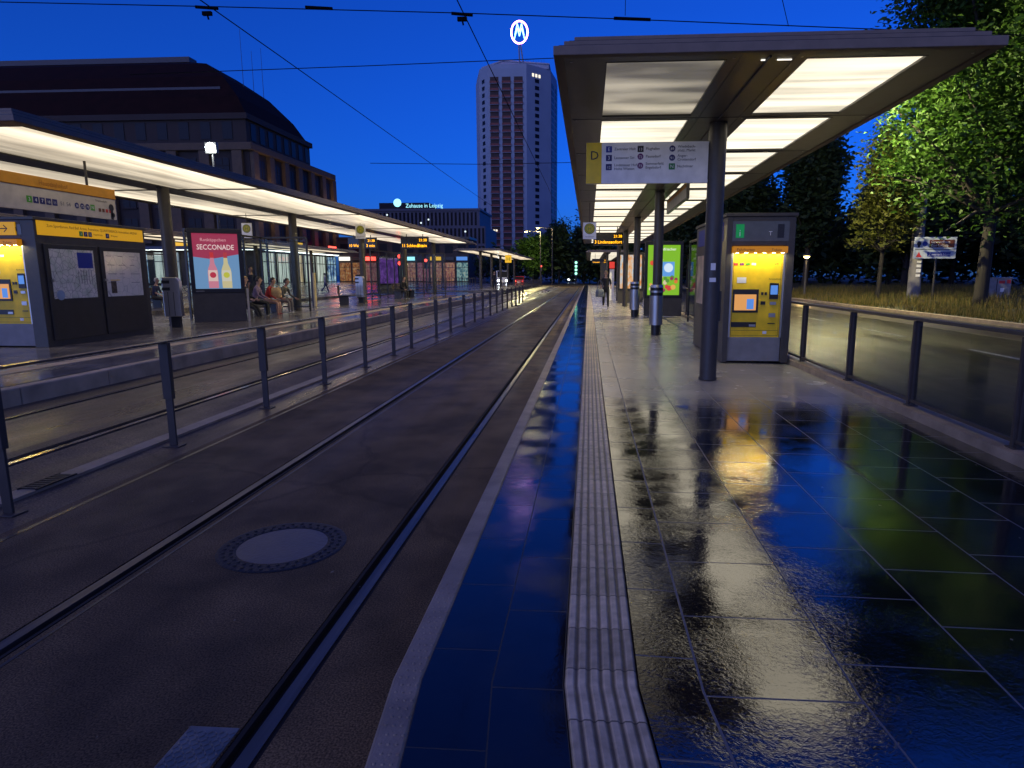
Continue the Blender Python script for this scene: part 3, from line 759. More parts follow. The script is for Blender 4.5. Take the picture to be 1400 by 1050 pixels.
def ticket_machine(par, W, z0, z1):
    """front set in the kiosk's -y face, x from 0 to W, local origin at lower left of the recess"""
    mc = thing('x', 'x', 'x'); 
    for k in ('label', 'category'): del mc[k]
    mc.name = 'ticket_machine'; mc.parent = par
    MB().box(0, W, .03, .3, .02, z0).build('plinth', M['greybase'], mc, bevel=.004)
    MB().box(0, .03, .0, .3, z0, z1).build('side_trim', M['steel'], mc); MB().box(W-.03, W, .0, .3, z0, z1).build('side_trim', M['steel'], mc)
    MB().box(.03, W-.03, .04, .3, z0, z1).build('front_panel', M['yellow'], mc, bevel=.003)
    MB().box(0, W, -.12, .3, z1, z1+.11).build('header', M['org_lit'], mc, bevel=.004)
    text('lettering', 'Fahrkarten', .07, M['ink'], mc, (.06, -.124, z1+.03)); text('lettering', 'Tickets', .06, M['ink'], mc, (W-.28, -.124, z1+.03))
    for i in range(6):
        MB().disc((W*(i+.5)/6, -.085, z1-.004), .026, 12, 0, 'z').build('lamp', M['leds'], mc)
    s = W/.91
    for x, c in ((.09, 'red'), (.19, 'violet'), (.29, 'lime'), (.39, 'white')):
        MB().box(x*s-.035, x*s+.035, .034, .04, z1-.21, z1-.17).build('card_logo', M[c], mc)
    b = MB(); b.box(.06*s, .50*s, .025, .04, z1-1.04, z1-.63); b.build('screen_bezel', M['black'], mc, bevel=.003)
    MB().box(.09*s, .46*s, .018, .025, z1-1.0, z1-.72).build('touch_screen', M['screen'], mc)
    MB().box(.30*s, .42*s, .0165, .018, z1-.98, z1-.80).build('screen_picture', M['screenb'], mc)
    MB().box(.68*s, .83*s, .02, .04, z1-.80, z1-.52).build('payment_terminal', M['black'], mc)
    MB().box(.695*s, .815*s, .016, .02, z1-.72, z1-.56).build('terminal_screen', M['screenb'], mc)
    b = MB(); b.box(.54*s, .58*s, .03, .04, z1-.73, z1-.68); b.box(.60*s, .64*s, .03, .04, z1-.73, z1-.68); b.box(.54*s, .62*s, .03, .04, z1-.90, z1-.84); b.build('button', M['black'], mc)
    MB().box(.70*s, .80*s, .028, .04, z1-.90, z1-.85).build('coin_slot', M['steel'], mc)
    MB().box(.69*s, .80*s, .028, .04, z1-1.12, z1-1.05).build('note_slot', M['steel'], mc)
    MB().box(.68*s, .80*s, .03, .04, z1-1.24, z1-1.225).build('card_slot', M['black'], mc)
    b = MB(); b.box(.05*s, .48*s, .03, .04, z1-1.30, z1-1.21); b.build('ticket_tray', M['black'], mc)
    b = MB(); b.box(.36*s, .47*s, .026, .03, z1-1.29, z1-1.25); b.build('tray_flap', M['steel'], mc)
    b = MB()
    for q in ((.05, .055, z0+.03, z1-.03), (W-.055, W-.05, z0+.03, z1-.03)): b.box(q[0], q[1], .0385, .04, q[2], q[3])
    b.box(.05, W-.05, .0385, .04, z0+.03, z0+.035); b.box(.05, W-.05, .0385, .04, z1-1.36, z1-1.355); b.build('door_seam', M['ink'], mc)
    for q in ((.6, z1-1.42, .07, .05), (.12, z1-.52, .16, .10)): MB().box(q[0]*s, q[0]*s+q[2], .037, .04, q[1], q[1]+q[3]).build('sticker', M['paint_white'], mc)
    text('lettering', 'Kartenzahlung', .035, M['ink'], mc, (.66*s, .036, z1-.46))
    text('lettering', 'i 24h', .05, M['ink'], mc, (.72*s, .036, z1-.2))
    return mc

def kiosk(label, x0, x1, y0, y1, zb, H, mx0, mx1, mz0, mz1, side, sign=False):
    t = thing('ticket_kiosk', label, 'ticket kiosk', (x0, y0, zb))
    W = x1-x0; D = y1-y0; a, b_ = mx0-x0, mx1-x0
    c = MB()
    c.box(0, a-.006, 0, .36, 0, H-.06); c.box(b_+.006, W, 0, .36, 0, H-.06)           # front jambs
    c.box(a-.006, b_+.006, 0, .36, mz1+.125, H-.06)                               # lintel
    c.box(.0, W, .36, D, 0, H-.06)                                                # body
    c.box(a-.006, b_+.006, .31, .36, 0, mz1+.125)
    c.box(-.03, W+.03, -.03, D+.03, H-.058, H)                                    # cap
    c.build('cabinet', M['frame'], t, bevel=.006)
    tm = ticket_machine(t, b_-a, mz0, mz1); tm.location = (a, .02, 0)
    # info strip over the machine
    z0 = mz1+.2; z1 = H-.14
    MB().box(a-.01, b_+.03, -.006, 0, z0, z1).build('info_strip', mat('info_glass', (.10, .11, .115), .2), t)
    o = MB().box(a+.05, a+.19, -.01, -.006, z0+.06, z1-.05).build('info_badge', M['badge'], t)
    text('lettering', 'i', .17, M['paint_white'], o, (a+.10, -.013, z0+.085))
    text('lettering', 'T', .1, M['paint_white'], t, (b_-.32, -.01, z0+.1))
    MB().box(b_-.17, b_-.06, -.016, -.006, z0+.06, z1-.05).build('loudspeaker', M['black'], t, bevel=.005)
    return t, W, D
kR, W, D = kiosk('grey ticket kiosk with yellow machine behind the first right column', 2.40, 3.57, 11.70, 14.9, 0, 2.61, 2.50, 3.43, .45, 1.93, -1)
# side facing the track: timetable cases seen edge on
for k in range(2):
    y0 = .45+k*1.35
    o = MB().box(-.012, 0, y0, y0+1.15, .9, 2.0).build('poster_case', M['dark'], kR)
    MB().box(-.016, -.012, y0+.06, y0+1.09, .95, 1.95).build('poster', mat('bright_poster', (.55, .42, .3), .3, var=.5, scale=3), o)
MB().box(-.012, 0, .3, 2.9, 2.15, 2.48).build('side_strip', M['signblue'], kR)
b = MB(); b.box(.02, .05, 1.9, 1.93, 2.61, 2.75); b.box(.12, .15, 1.9, 1.93, 2.61, 2.75); b.box(-.03, .22, 1.84, 2.0, 2.75, 2.98)
b.build('antenna_box', M['white'], kR, bevel=.01)

kL, W, D = kiosk('ticket kiosk with maps and yellow line header on the opposite platform', -11.58, -10.38, 11.7, 14.75, .17, 2.46, -11.5, -10.66, .45, 1.93, 1)
X = W
MB().box(X, X+.012, .06, 2.98, 2.13, 2.40).build('line_header', M['yel_lit'], kL)
text('lettering', 'Zum Sportforum, Red Bull Arena, Festwiese, QUARTERBACK Immobilien ARENA', .078, M['ink'], kL, (X+.016, .28, 2.29), (PI/2, 0, PI/2), sx=.95)
icon_sq(kL, X+.015, 1.12, 2.21, .1, M['lime'], '3', axis='x'); icon_sq(kL, X+.015, 1.24, 2.21, .1, M['inkblue'], '7', axis='x'); icon_sq(kL, X+.015, 1.36, 2.21, .1, M['inkgrey'], '15', axis='x')
icon_sq(kL, X+.015, 1.85, 2.21, .1, M['inkblue'], '4', axis='x')
text('lettering', 'Angerbrücke', .05, M['ink'], kL, (X+.016, 1.45, 2.2), (PI/2, 0, PI/2)); text('lettering', 'Waldplatz', .05, M['ink'], kL, (X+.016, 1.95, 2.2), (PI/2, 0, PI/2))
MB().box(-.006, .85, -.03, -.004, 2.12, 2.36).build('front_header', M['yel_lit'], kL)
text('lettering', '→', .22, M['ink'], kL, (.52, -.034, 2.17)); text('lettering', 'Gleis', .06, M['ink'], kL, (.2, -.034, 2.17))
for y0, m, lab in ((.2, 'map', 'city map'), (1.62, 'timetable', 'timetable')):
    o = MB().box(X, X+.03, y0-.06, y0+1.28, .12, 1.97).build('poster_case', M['dark'], kL, bevel=.006)
    MB().box(X+.03, X+.034, y0+.04, y0+1.16, .92, 1.88).build('poster', M[m], o)
    p = MB()
    if m == 'map':
        p.box(X+.034, X+.037, y0+.72, y0+1.12, 1.52, 1.83); p.build('index_panel', M['signblue'], o)
        q = MB()
        for i in range(6): q.box(X+.034, X+.036, y0+.70+i*.07, y0+.71+i*.07, 1.2, 1.48)
        q.build('index_columns', M['inkgrey'], o)
        MB().disc((X+.036, y0+.2, .99), .1, 20, 0, 'x').build('lake', mat('map_water', (.3, .4, .5), .4), o)
    else:
        q = MB()
        for i in range(4):
            for j in range(3):
                if rnd.random() < .8: q.box(X+.034, X+.036, y0+.10+j*.35, y0+.10+j*.35+rnd.uniform(.12, .3), 1.78-i*.19, 1.79-i*.19)
        q.build('ruling', M['inkgrey'], o)
        MB().box(X+.034, X+.037, y0+.16, y0+.32, .99, 1.25).build('small_photo', mat('photo', (.08, .06, .04), .4, var=.8, scale=20), o)
        MB().box(X+.034, X+.037, y0+.16, y0+.44, 1.262, 1.28).build('yellow_rule', M['yellow'], o)
    MB().box(X+.03, X+.06, y0+.02 if m == 'map' else y0-.04, y0+.06 if m == 'map' else y0+.05, 1.25, 1.3).build('lock', M['steel'], o)

# hanging line sign above the opposite kiosk
t = thing('line_sign', 'long hanging line sign with orange band above the opposite kiosk', 'sign', (-10.42, 9.9, 2.74))
MB().box(-.03, .05, -1.0, 4.0, 0, .43).build('board', mat('sign_cream', (.55, .50, .42), .4), t)
MB().box(-.03, .07, -1.0, 4.0, .432, .64).build('orange_band', M['orange'], t, bevel=.01)
text('lettering', 'Hauptbahnhof', .12, mat('faded_ink', (.35, .13, .01), .5, var=0), t, (.074, 2.0, .49), (PI/2, 0, PI/2))
for i, (s_, c) in enumerate((('3', 'lime'), ('4', 'inkblue'), ('7', 'inkblue'), ('10', 'inkblue'), ('11', 'inkblue'))): icon_sq(t, .054, 1.77+i*.145, .2, .12, M[c], s_, axis='x')
text('lettering', '51', .11, M['inkgrey'], t, (.054, 2.48, .16), (PI/2, 0, PI/2)); text('lettering', '54', .11, M['inkgrey'], t, (.054, 2.63, .16), (PI/2, 0, PI/2))
for i, (s_, c) in enumerate((('70', 'inkblue'), ('72', 'inkblue'), ('73', 'inkblue'), ('N', 'lime'))): icon_sq(t, .054, 2.9+i*.14, .2, .115, M[c], s_, axis='x', round_=i < 3)
for i, c in enumerate(('green', 'inkgrey', 'yellow', 'inkgrey')): icon_sq(t, .054, .75+i*.1, .2, .08, M[c], None, axis='x', round_=True)
for i, c in enumerate(('brown', 'brown', 'red', 'red')): icon_sq(t, .054, 3.52+i*.1, .17, .07, M[c], None, axis='x')
text('lettering', 'Haltestelle Hauptbahnhof', .055, M['ink'], t, (.054, .55, .34), (PI/2, 0, PI/2)); text('lettering', 'Ersatzverkehr', .06, M['ink'], t, (.054, 3.42, .34), (PI/2, 0, PI/2))
b = MB(); b.disc((.055, 3.86, .25), .075, 20, 0, 'x'); b.disc((.056, 3.9, .1), .05, 20, 0, 'x'); b.box(.05, .056, 3.83, 3.9, .0, .2); b.build('lion_crest', M['ink'], t)
for y in (1.2, 3.3): MB().cyl((0, y, .64), (0, y, 1.13), .025, .025, 8).build('hanger', M['dark'], t)

# ------------------------------------------------------------------ advertising light boxes
def lightbox(name, label, loc, rz, w, h, zbase, zg):
    t = thing(name, label, 'advertising display', loc, rz)
    b = MB(); b.box(-w/2, w/2, -.1, .1, 0, zg-.12)
    b.build('plinth', M['frame'], t, bevel=.006)
    b = MB(); e = .11
    b.box(-w/2, w/2, -.12, .12, zg-.118, zg-.0); b.box(-w/2, w/2, -.12, .12, h-.14, h)
    b.box(-w/2, -w/2+e, -.12, .12, zg, h-.14); b.box(w/2-e, w/2, -.12, .12, zg, h-.14)
    b.build('surround', M['black'], t, bevel=.008)
    return t, (-w/2+e, w/2-e, zg, h-.14)
def E(name, c, s=.8): return emit(name, c, s, base=(.03, .03, .03))
t, (a, b_, z0, z1) = lightbox('advert_display', 'lit pink and blue bottle advert beside the opposite bin', (-11.0, 18.7, .17), R(29), 1.42, 2.72, 0, .98)
Hh = z1-z0; Wd = b_-a
MB().quad((a, -.05, z0), (b_, -.05, z0), (b_, -.05, z1), (a, -.05, z1)).build('poster', E('ad_sky', (.16, .33, .58), .75), t)
MB().add([(a, -.054, z1), (a, -.054, z1-Hh*.42), (a+Wd*.38, -.054, z1-Hh*.46), (b_, -.054, z1-Hh*.37), (b_, -.054, z1)], [(0, 1, 2, 3, 4)]).build('poster_band', E('ad_pink', (.38, .035, .09), .75), t)
text('lettering', 'SECCONADE', .21, E('ad_white', (1, .85, .8), .8), t, ((a+b_)/2, -.058, z1-Hh*.29), (PI/2, 0, 0), 'CENTER', sx=.80)
text('lettering', 'Rotkäppchen', .13, E('ad_script', (.9, .45, .5), .7), t, ((a+b_)/2-.05, -.058, z1-Hh*.14), (PI/2, 0, 0), 'CENTER')
for cx, body, cap, lab, lc in ((-.12, (.62, .22, .30), (.55, .03, .03), (.75, .55, .5), (.5, .03, .06)), (.24, (.62, .55, .30), (.45, .04, .05), (.65, .62, .5), (.55, .55, .05))):
    pr = [(.13, 0), (.135, .45), (.12, .55), (.06, .72), (.045, .95), (.05, 1.02)]
    zz = z0+.02
    poly = [(cx+r, zz+h) for r, h in pr]+[(cx-r, zz+h) for r, h in pr[::-1]]
    bo = MB().add([(x, -.057, z) for x, z in poly], [tuple(range(len(poly)))]).build('bottle', E('ad_bottle', body, .8), t)
    MB().quad((cx-.05, -.06, zz+.88), (cx+.05, -.06, zz+.88), (cx+.05, -.06, zz+1.04), (cx-.05, -.06, zz+1.04)).build('cap', E('ad_cap', cap, .8), bo)
    MB().quad((cx-.125, -.06, zz+.2), (cx+.125, -.06, zz+.2), (cx+.12, -.06, zz+.52), (cx-.12, -.06, zz+.52)).build('bottle_label', E('ad_label', lab, .8), bo)
    MB().disc((cx, -.063, zz+.38), .085, 18).build('emblem', E('ad_emblem', lc, .8), bo)
MB().box(a+.0, a+.22, -.1215, -.12, z0-.09, z0-.05).build('maker_plate', M['inkgrey'], t)
MB().box(b_+.14, b_+.20, -.05, .05, 0, .98).build('side_light', mat('cream_edge', (.55, .5, .4), .4), t)

t, (a, b_, z0, z1) = lightbox('advert_display', 'lit green fruit advert standing behind the second right column', (2.82, 25, 0), 0, 1.42, 2.80, 0, .80)
GW = b_-a
MB().quad((a, -.05, z0), (b_, -.05, z0), (b_, -.05, z1), (a, -.05, z1)).build('poster', E('ad_green', (.22, .52, .01), .9), t)
for i, s_ in enumerate(('Knackfrischer', 'neue', 'Ideen.')): text('lettering', s_, .15, E('ad_w2', (1, 1, .95), 1.), t, (a+.22, -.056, z1-.2-i*.17))
MB().box(a+.56, a+1.0, -.058, -.054, z0+.7, z1-.62).build('pack', E('ad_pack', (.12, .35, .8), .9), t)
MB().disc((a+.78, -.061, z0+1.02), .17, 20).build('pack_top', E('ad_packw', (.7, .85, 1), .9), t)
for i in range(26):
    x = a+.12+rnd.random()*(GW-.24); z = z0+.08+rnd.random()*.62*(1 if x > a+.4 else .6); r = rnd.uniform(.05, .10)
    c = rnd.choice([(.7, .05, .04), (.8, .2, .03), (.85, .45, .08), (.3, .02, .08), (.75, .65, .4), (.1, .3, .03)])
    MB().disc((x, -.057-.0005*i, z), r, 14).build('fruit', E('ad_fruit', c, .85), t)
MB().disc((a+.17, -.057, z0+1.2), .09, 18).build('price_spot', E('ad_spot', (.8, .05, .03), .9), t)
t, (a, b_, z0, z1) = lightbox('advert_display', 'narrow lit poster behind the green fruit advert', (2.35, 37, 0), 0, 1.42, 2.8, 0, .8)
MB().quad((a, -.05, z0), (b_, -.05, z0), (b_, -.05, z1), (a, -.05, z1)).build('poster', lit_window('ad_mixed', [(.1, .3, .6), (.6, .6, .6), (.8, .35, .08), (.5, .08, .05)], .9, (3, 3, 1.5)), t)
t, (a, b_, z0, z1) = lightbox('advert_display', 'violet lit poster box beyond the standing figure opposite', (-15.6, 50, .1), R(20), 1.7, 2.9, 0, .8)
MB().quad((a, -.05, z0), (b_, -.05, z0), (b_, -.05, z1), (a, -.05, z1)).build('poster', lit_window('ad_violet', [(.02, .005, .06), (.10, .03, .22), (.25, .08, .5)], .8, (2, 2, 1.5)), t)

# ------------------------------------------------------------------ litter bins
def bin_(label, loc, rz=0.):
    t = thing('litter_bin', label, 'litter bin', loc, rz)
    b = MB().cyl((0, 0, .26), (0, 0, 1.02), .175, .175, 28); b.build('body', M['steel'], t)
    b = MB().cyl((0, 0, 1.02), (0, 0, 1.10), .165, .165, 28); b.cyl((0, 0, 1.15), (0, 0, 1.23), .165, .165, 28)
    b.build('slot_band', M['black'], t)
    b = MB().cyl((0, 0, 1.10), (0, 0, 1.15), .176, .176, 28); b.cyl((0, 0, 1.23), (0, 0, 1.30), .176, .16, 28); b.build('hood', M['steel'], t)
    MB().cyl((0, 0, 0), (0, 0, .26), .12, .12, 24).build('foot', M['black'], t)
    b = MB().box(-.03, .03, .16, .22, .4, 1.25); b.build('bracket', M['dark'], t)
    return t
bin_('steel litter bin in front of the second right column', (1.77, 17.12, 0))
bin_('steel litter bin further back at the third right column', (1.72, 24.55, 0))
def bin_flat(label, loc, rz=0.):
    t = thing('litter_bin', label, 'litter bin', loc, rz)
    b = MB()
    pr = [(-.2, .30), (.2, .30), (.2, 1.22), (.14, 1.32), (-.2, 1.32)]
    b.prismY(pr, -.15, .15); b.build('body', M['steel'], t, bevel=.012)
    b = MB().box(-.205, -.02, -.154, .1, 1.16, 1.24); b.box(-.205, -.02, -.154, .1, .98, 1.06); b.build('slot', M['black'], t)
    b = MB()
    for x in (-.08, .05): b.box(x-.006, x+.006, -.156, -.15, .32, .94)
    b.build('groove', M['dark'], t)
    MB().box(-.07, .14, -.1, .1, 0, .30).build('foot', M['black'], t)
    return t
bin_flat('steel litter bin between the opposite kiosk and the bottle advert', (-10.95, 16.45, .17), R(20))
bin_flat('narrow pale steel bin by the third column opposite', (-11.3, 31.6, .17))
# yellow validator posts
t = thing('ticket_validator', 'slim yellow edged post behind the second opposite column', 'post', (-12.3, 28.3, .17))
MB().box(-.03, .06, -.08, .08, 0, 1.5).build('post', M['dark'], t); MB().box(.06, .13, -.08, .08, 0, 1.48).build('yellow_edge', mat('cream_yellow', (.6, .48, .22), .4), t)

# ------------------------------------------------------------------ benches and windscreens
def bench(label, loc, rz, L_, back=True):
    t = thing('bench', label, 'bench', loc, rz)   # sits along x, faces +y
    b = MB()
    for i in range(5): b.box(-L_/2, L_/2, -.2+i*.09, -.125+i*.09, .43, .46)
    b.build('seat', M['dark'], t, bevel=.004)
    lg = MB().box(-.03, .03, -.2, .2, 0, .43).build('leg', M['dark'], t, (-L_/2+.25, 0, 0))
    link_copy(lg, t, (L_/2-.25, 0, 0))
    if back:
        b = MB()
        for i in range(3): b.box(-L_/2, L_/2, -.27, -.24, .56+i*.12, .65+i*.12)
        for x in (-L_/2+.25, L_/2-.25): b.box(x-.02, x+.02, -.24, -.20, .43, .9)
        b.build('backrest', mat('bench_wood', (.10, .075, .05), .5, var=.3, stretch=(1, 8, 8)), t, bevel=.004)
    return t
bench('dark bench under four waiting people on the opposite platform', (-11.75, 22.4, .17), R(-90), 3.2, False)
bench('wooden backed empty bench between the second and third opposite columns', (-11.5, 29.9, .17), R(-70), 1.9)
bench('bench with a huddled sitter inside the glazed waiting shelter', (-11.2, 39., .17), R(-90), 3.4)
bench('pale bench of the seated man on the third platform', (-19.3, 27.0, .1), R(-90), 2.2)

def windscreen(label, loc, rz, L_, h, n):
    t = thing('windscreen', label, 'windscreen', loc, rz)
    pm = None
    for i in range(n+1):
        x = -L_/2+L_*i/n
        if pm is None: pm = MB().box(-.03, .03, -.03, .03, 0, h).build('post', M['dark'], t, (x, 0, 0))
        else: link_copy(pm, t, (x, 0, 0))
        if i < n: MB().box(x+.035, x+L_/n-.035, -.006, .006, .2, h-.04).build('pane', M['glass'], t)
    MB().box(-L_/2, L_/2, -.04, .04, h, h+.06).build('top_rail', M['dark'], t)
    MB().box(-L_/2, L_/2, -.025, .025, .15, .2).build('bottom_rail', M['dark'], t)
    return t
windscreen('glass windscreen with dark frame behind the occupied opposite bench', (-12.5, 22.2, .17), R(90), 5.2, 2.75, 3)
windscreen('glass screen across the platform right of the bench people', (-11.6, 24.3, .17), 0, 1.8, 2.75, 1)
windscreen('large glazed waiting shelter wall near the end of the opposite platform', (-12.4, 39.5, .17), R(90), 6, 2.75, 4)
windscreen('short glass end wall of the glazed waiting shelter', (-10.9, 42.5, .17), 0, 2.9, 2.75, 2)
windscreen('glass windscreen on the third platform behind the seated man', (-20.6, 27, .1), R(90), 8, 2.4, 4)
windscreen('glass windscreen along the back of the right platform past the kiosk', (3.35, 19.3, 0), R(90), 5.5, 2.6, 3)

# ------------------------------------------------------------------ people
SK = {'skin': mat('skin', (.45, .26, .18), .5, var=.08), 'hair_blond': mat('hair_blond', (.42, .28, .12), .5), 'hair_dark': mat('hair_dark', (.02, .014, .01), .45),
      'hair_grey': mat('hair_grey', (.35, .34, .33), .5)}
def cloth(n, c): return mat('cloth_'+n, c, .85, var=.25, scale=25)
def person(label, loc, rz, pose, top, legs, shoes, hair='hair_dark', sleeve=True, bare_legs=False, lean=0., arms=None, legsep=.10, scale=1., longhair=False, legang=None):
    t = thing('person', label, 'person', loc, rz)
    t.scale = (scale,)*3
    hz = .92 if pose != 'sit' else .52
    ang = legang or {'stand': ((0, 0), (0, 0)), 'walk': ((24, 6), (-16, 26)), 'sit': ((86, 86), (84, 84))}[pose]
    V = []; Ed = []; Rr = []; Kd = []
    def add(p, r, par, kind):
        V.append(Vector(p)); Rr.append(r); Kd.append(kind)
        if par is not None: Ed.append((par, len(V)-1))
        return len(V)-1
    def dirv(a): return Vector((0, math.sin(R(a)), -math.cos(R(a))))
    pel = add((0, 0, hz), (.135, .105), None, 'L')
    up = Vector((0, math.sin(R(lean)), math.cos(R(lean))))
    P0 = Vector((0, 0, hz))
    w = add(P0+up*.16, (.125, .10), pel, 'T')
    ch = add(P0+up*.36, (.155, .11), w, 'T')
    nb = add(P0+up*.50, (.07, .065), ch, 'T')
    nk = add(P0+up*.56, (.05, .05), nb, 'S')
    hd0 = P0+up*.64+Vector((0, .02, 0))
    h1 = add(hd0, (.072, .085), nk, 'S'); h2 = add(hd0+Vector((0, .005, .08)), (.078, .095), h1, 'S'); h3 = add(hd0+Vector((0, -.005, .15)), (.06, .075), h2, 'S')
    for sgn, (th, kn) in zip((-1, 1), ang):
        hip = add((sgn*.09, 0, hz-.06), (.095, .1), pel, 'L')
        k = V[hip]+dirv(th)*.42+Vector((sgn*(legsep-.09), 0, 0))
        ki = add(k, (.058, .06), hip, 'B' if bare_legs else 'L')
        a = k+dirv(th-kn)*.40
        m_ = add(k+dirv(th-kn)*.18, (.06, .064), ki, 'B' if bare_legs else 'L')
        ai = add(a, (.038, .042), m_, 'B' if bare_legs else 'L')
        he = add(a+dirv(th-kn)*.05+Vector((0, .02, 0)), (.04, .04), ai, 'F')
        add(a+dirv(th-kn)*.06+Vector((0, .17, .0)), (.038, .028), he, 'F')
    arms = arms or (((8, 15), (-6, 20)) if pose != 'sit' else ((14, 46), (10, 52)))
    for sgn, (sh, el) in zip((-1, 1), arms):
        s0 = add(P0+up*.455+Vector((sgn*.185, 0, 0)), (.058, .058), ch, 'T')
        e = V[s0]+dirv(sh)*.28+Vector((sgn*.04, 0, 0))
        ei = add(e, (.042, .042), s0, 'T' if sleeve else 'A')
        f = e+dirv(sh+el)*.24
        fi = add(f, (.027, .03), ei, 'T' if sleeve and sleeve != 'short' else 'A')
        d = dirv(sh+el+12); pa = add(f+d*.06, (.035, .02), fi, 'A')
        for q in range(4):
            off = Vector((0, 0, 0)) + Vector((d.cross(Vector((1, 0, 0)))))*(.027-.018*q)
            k1 = add(V[pa]+d*.045+off, (.0095, .0095), pa, 'A')
            add(V[k1]+dirv(sh+el+35)*(.05-.006*abs(q-1)), (.008, .008), k1, 'A')
        thb = add(V[pa]+d*.0+d.cross(Vector((1, 0, 0)))*.045, (.011, .011), pa, 'A'); add(V[thb]+dirv(sh+el+30)*.045+d.cross(Vector((1, 0, 0)))*.01, (.009, .009), thb, 'A')
    me = bpy.data.meshes.new('body'); bm = bmesh.new(); ly = bm.verts.layers.skin.verify()
    bv = [bm.verts.new(v) for v in V]
    for v, r in zip(bv, Rr): v[ly].radius = r
    bv[0][ly].use_root = True
    for a, b_ in Ed: bm.edges.new((bv[a], bv[b_]))
    bm.to_mesh(me); bm.free()
    o = bpy.data.objects.new('body', me); col.objects.link(o); o.parent = t
    o.modifiers.new('skin', 'SKIN').use_smooth_shade = True
    sb = o.modifiers.new('sub', 'SUBSURF'); sb.levels = 1; sb.render_levels = 1
    segs = [(V[a], V[b_], Kd[b_]) for a, b_ in Ed]
    PEOPLE.append((o, segs, [SK['skin'], top, legs, shoes]))
    # face
    f = MB(); c = hd0+Vector((0, .09, .075))
    f.ell(c+Vector((0, .008, -.012)), (.012, .018, .022), 8, 5)
    f.build('nose', SK['skin'], t)
    e = MB(); e.ell(c+Vector((-.03, -.002, .012)), (.011, .008, .007), 8, 5); e.ell(c+Vector((.03, -.002, .012)), (.011, .008, .007), 8, 5); e.ell(c+Vector((0, -.006, -.052)), (.022, .008, .006), 8, 5)
    e.build('eyes_and_mouth', M['ink'], t)
    er = MB(); er.ell(hd0+Vector((-.083, .0, .07)), (.012, .02, .03), 8, 5); er.ell(hd0+Vector((.083, .0, .07)), (.012, .02, .03), 8, 5); er.build('ears', SK['skin'], t)
    hr = MB()
    vs = []; n = 14; kk = 7
    hc = hd0+Vector((0, -.012, .085))
    for j in range(kk+1):
        ph = R(8)+j/kk*R(112)
        for i in range(n):
            th = 2*PI*i/n
            lim = ph if math.sin(th) < .3 else min(ph, R(58))
            rr = 1+.05*math.sin(5*th+j)
            vs.append((hc.x+.095*rr*math.sin(lim)*math.cos(th), hc.y+.112*rr*math.sin(lim)*math.sin(th), hc.z+.115*math.cos(lim)))
    hr.add(vs, [(j*n+i, (j+1)*n+i, (j+1)*n+(i+1) % n, j*n+(i+1) % n) for j in range(kk) for i in range(n)]+[tuple(range(n))[::-1]], 0, True)
    if longhair: hr.ell(hc+Vector((0, -.09, -.06)), (.085, .05, .13), 10, 7)
    hr.build('hair', SK[hair], t)
    return t
PEOPLE = []
def bag(name, label, loc, rz, w, d, h, m, strap=.3):
    t = thing(name, label, 'bag', loc, rz)
    b = MB(); n = 16
    vs = []
    for z, k in ((0, .85), (.1*h, 1.), (.6*h, .98), (h, .8)):
        for i in range(n):
            a = 2*PI*i/n; c, s_ = math.cos(a), math.sin(a)
            p = 3.
            r = (abs(c)**p+abs(s_)**p)**(-1/p)
            vs.append((w/2*k*r*c, d/2*k*r*s_, z))
    b.add(vs, [(j*n+i, j*n+(i+1) % n, (j+1)*n+(i+1) % n, (j+1)*n+i) for j in range(3) for i in range(n)]+[tuple(range(n))[::-1], tuple(range(3*n, 4*n))], 0, True)
    b.build('bag_body', m, t)
    s_ = MB(); pts = [(-w*.3, 0, h*.97)]+[(-w*.3*math.cos(PI*i/8), 0, h*.97+strap*math.sin(PI*i/8)) for i in range(9)]+[(w*.3, 0, h*.97)]
    s_.tube(pts, .012, 6); s_.build('strap', m, t)
    return t
BLK = cloth('black', (.012, .012, .014))
person('blond woman in black walking along the right platform towards the camera', (.80, 30.3, 0), PI, 'walk', BLK, BLK, cloth('sneaker', (.3, .28, .27)), 'hair_blond', sleeve='short', arms=((6, 55), (4, 12)))
bag('shoulder_bag', 'grey blue shoulder bag carried by the walking woman in black', (.52, 30.15, .55), R(20), .42, .18, .36, cloth('bag', (.13, .15, .19)), .42)
person('seated figure in black leaning by the advert end of the bench', (-11.55, 21.0, .17), R(-80), 'sit', BLK, BLK, BLK, 'hair_blond', lean=8, legang=((72, 50), (66, 44)))
person('seated figure in a mauve patterned top and black trousers', (-11.55, 21.75, .17), R(-75), 'sit', cloth('mauve', (.22, .15, .22)), BLK, cloth('grey_shoe', (.15, .15, .15)), 'hair_dark', lean=16)
person('bare legged seated figure in red shoes between two sitters', (-11.5, 22.5, .17), R(-85), 'sit', cloth('red_top', (.45, .03, .02)), SK['skin'], cloth('red_shoe', (.3, .02, .03)), 'hair_dark', bare_legs=True, lean=24)
bag('tan_bag', 'tan cloth bag on the lap of the bare legged sitter', (-11.1, 22.45, .75), R(10), .36, .26, .36, cloth('tan', (.5, .34, .16)), .1)
person('seated figure in grey trousers and white shoes at the bench end', (-11.5, 23.5, .17), R(-95), 'sit', cloth('olive', (.09, .085, .07)), cloth('greytrouser', (.17, .15, .13)), cloth('white_shoe', (.6, .58, .55)), 'hair_dark', lean=30)
person('standing figure in a dark shirt behind the bench people', (-14.1, 26.4, .17), R(-120), 'stand', cloth('navy', (.012, .015, .05)), BLK, BLK, 'hair_dark', sleeve='short')
person('seated man in a navy shirt with bare forearms on the third platform', (-19.1, 27.4, .1), R(-80), 'sit', cloth('navy2', (.015, .02, .07)), cloth('dark', (.03, .03, .035)), BLK, 'hair_grey', sleeve='short', lean=14)
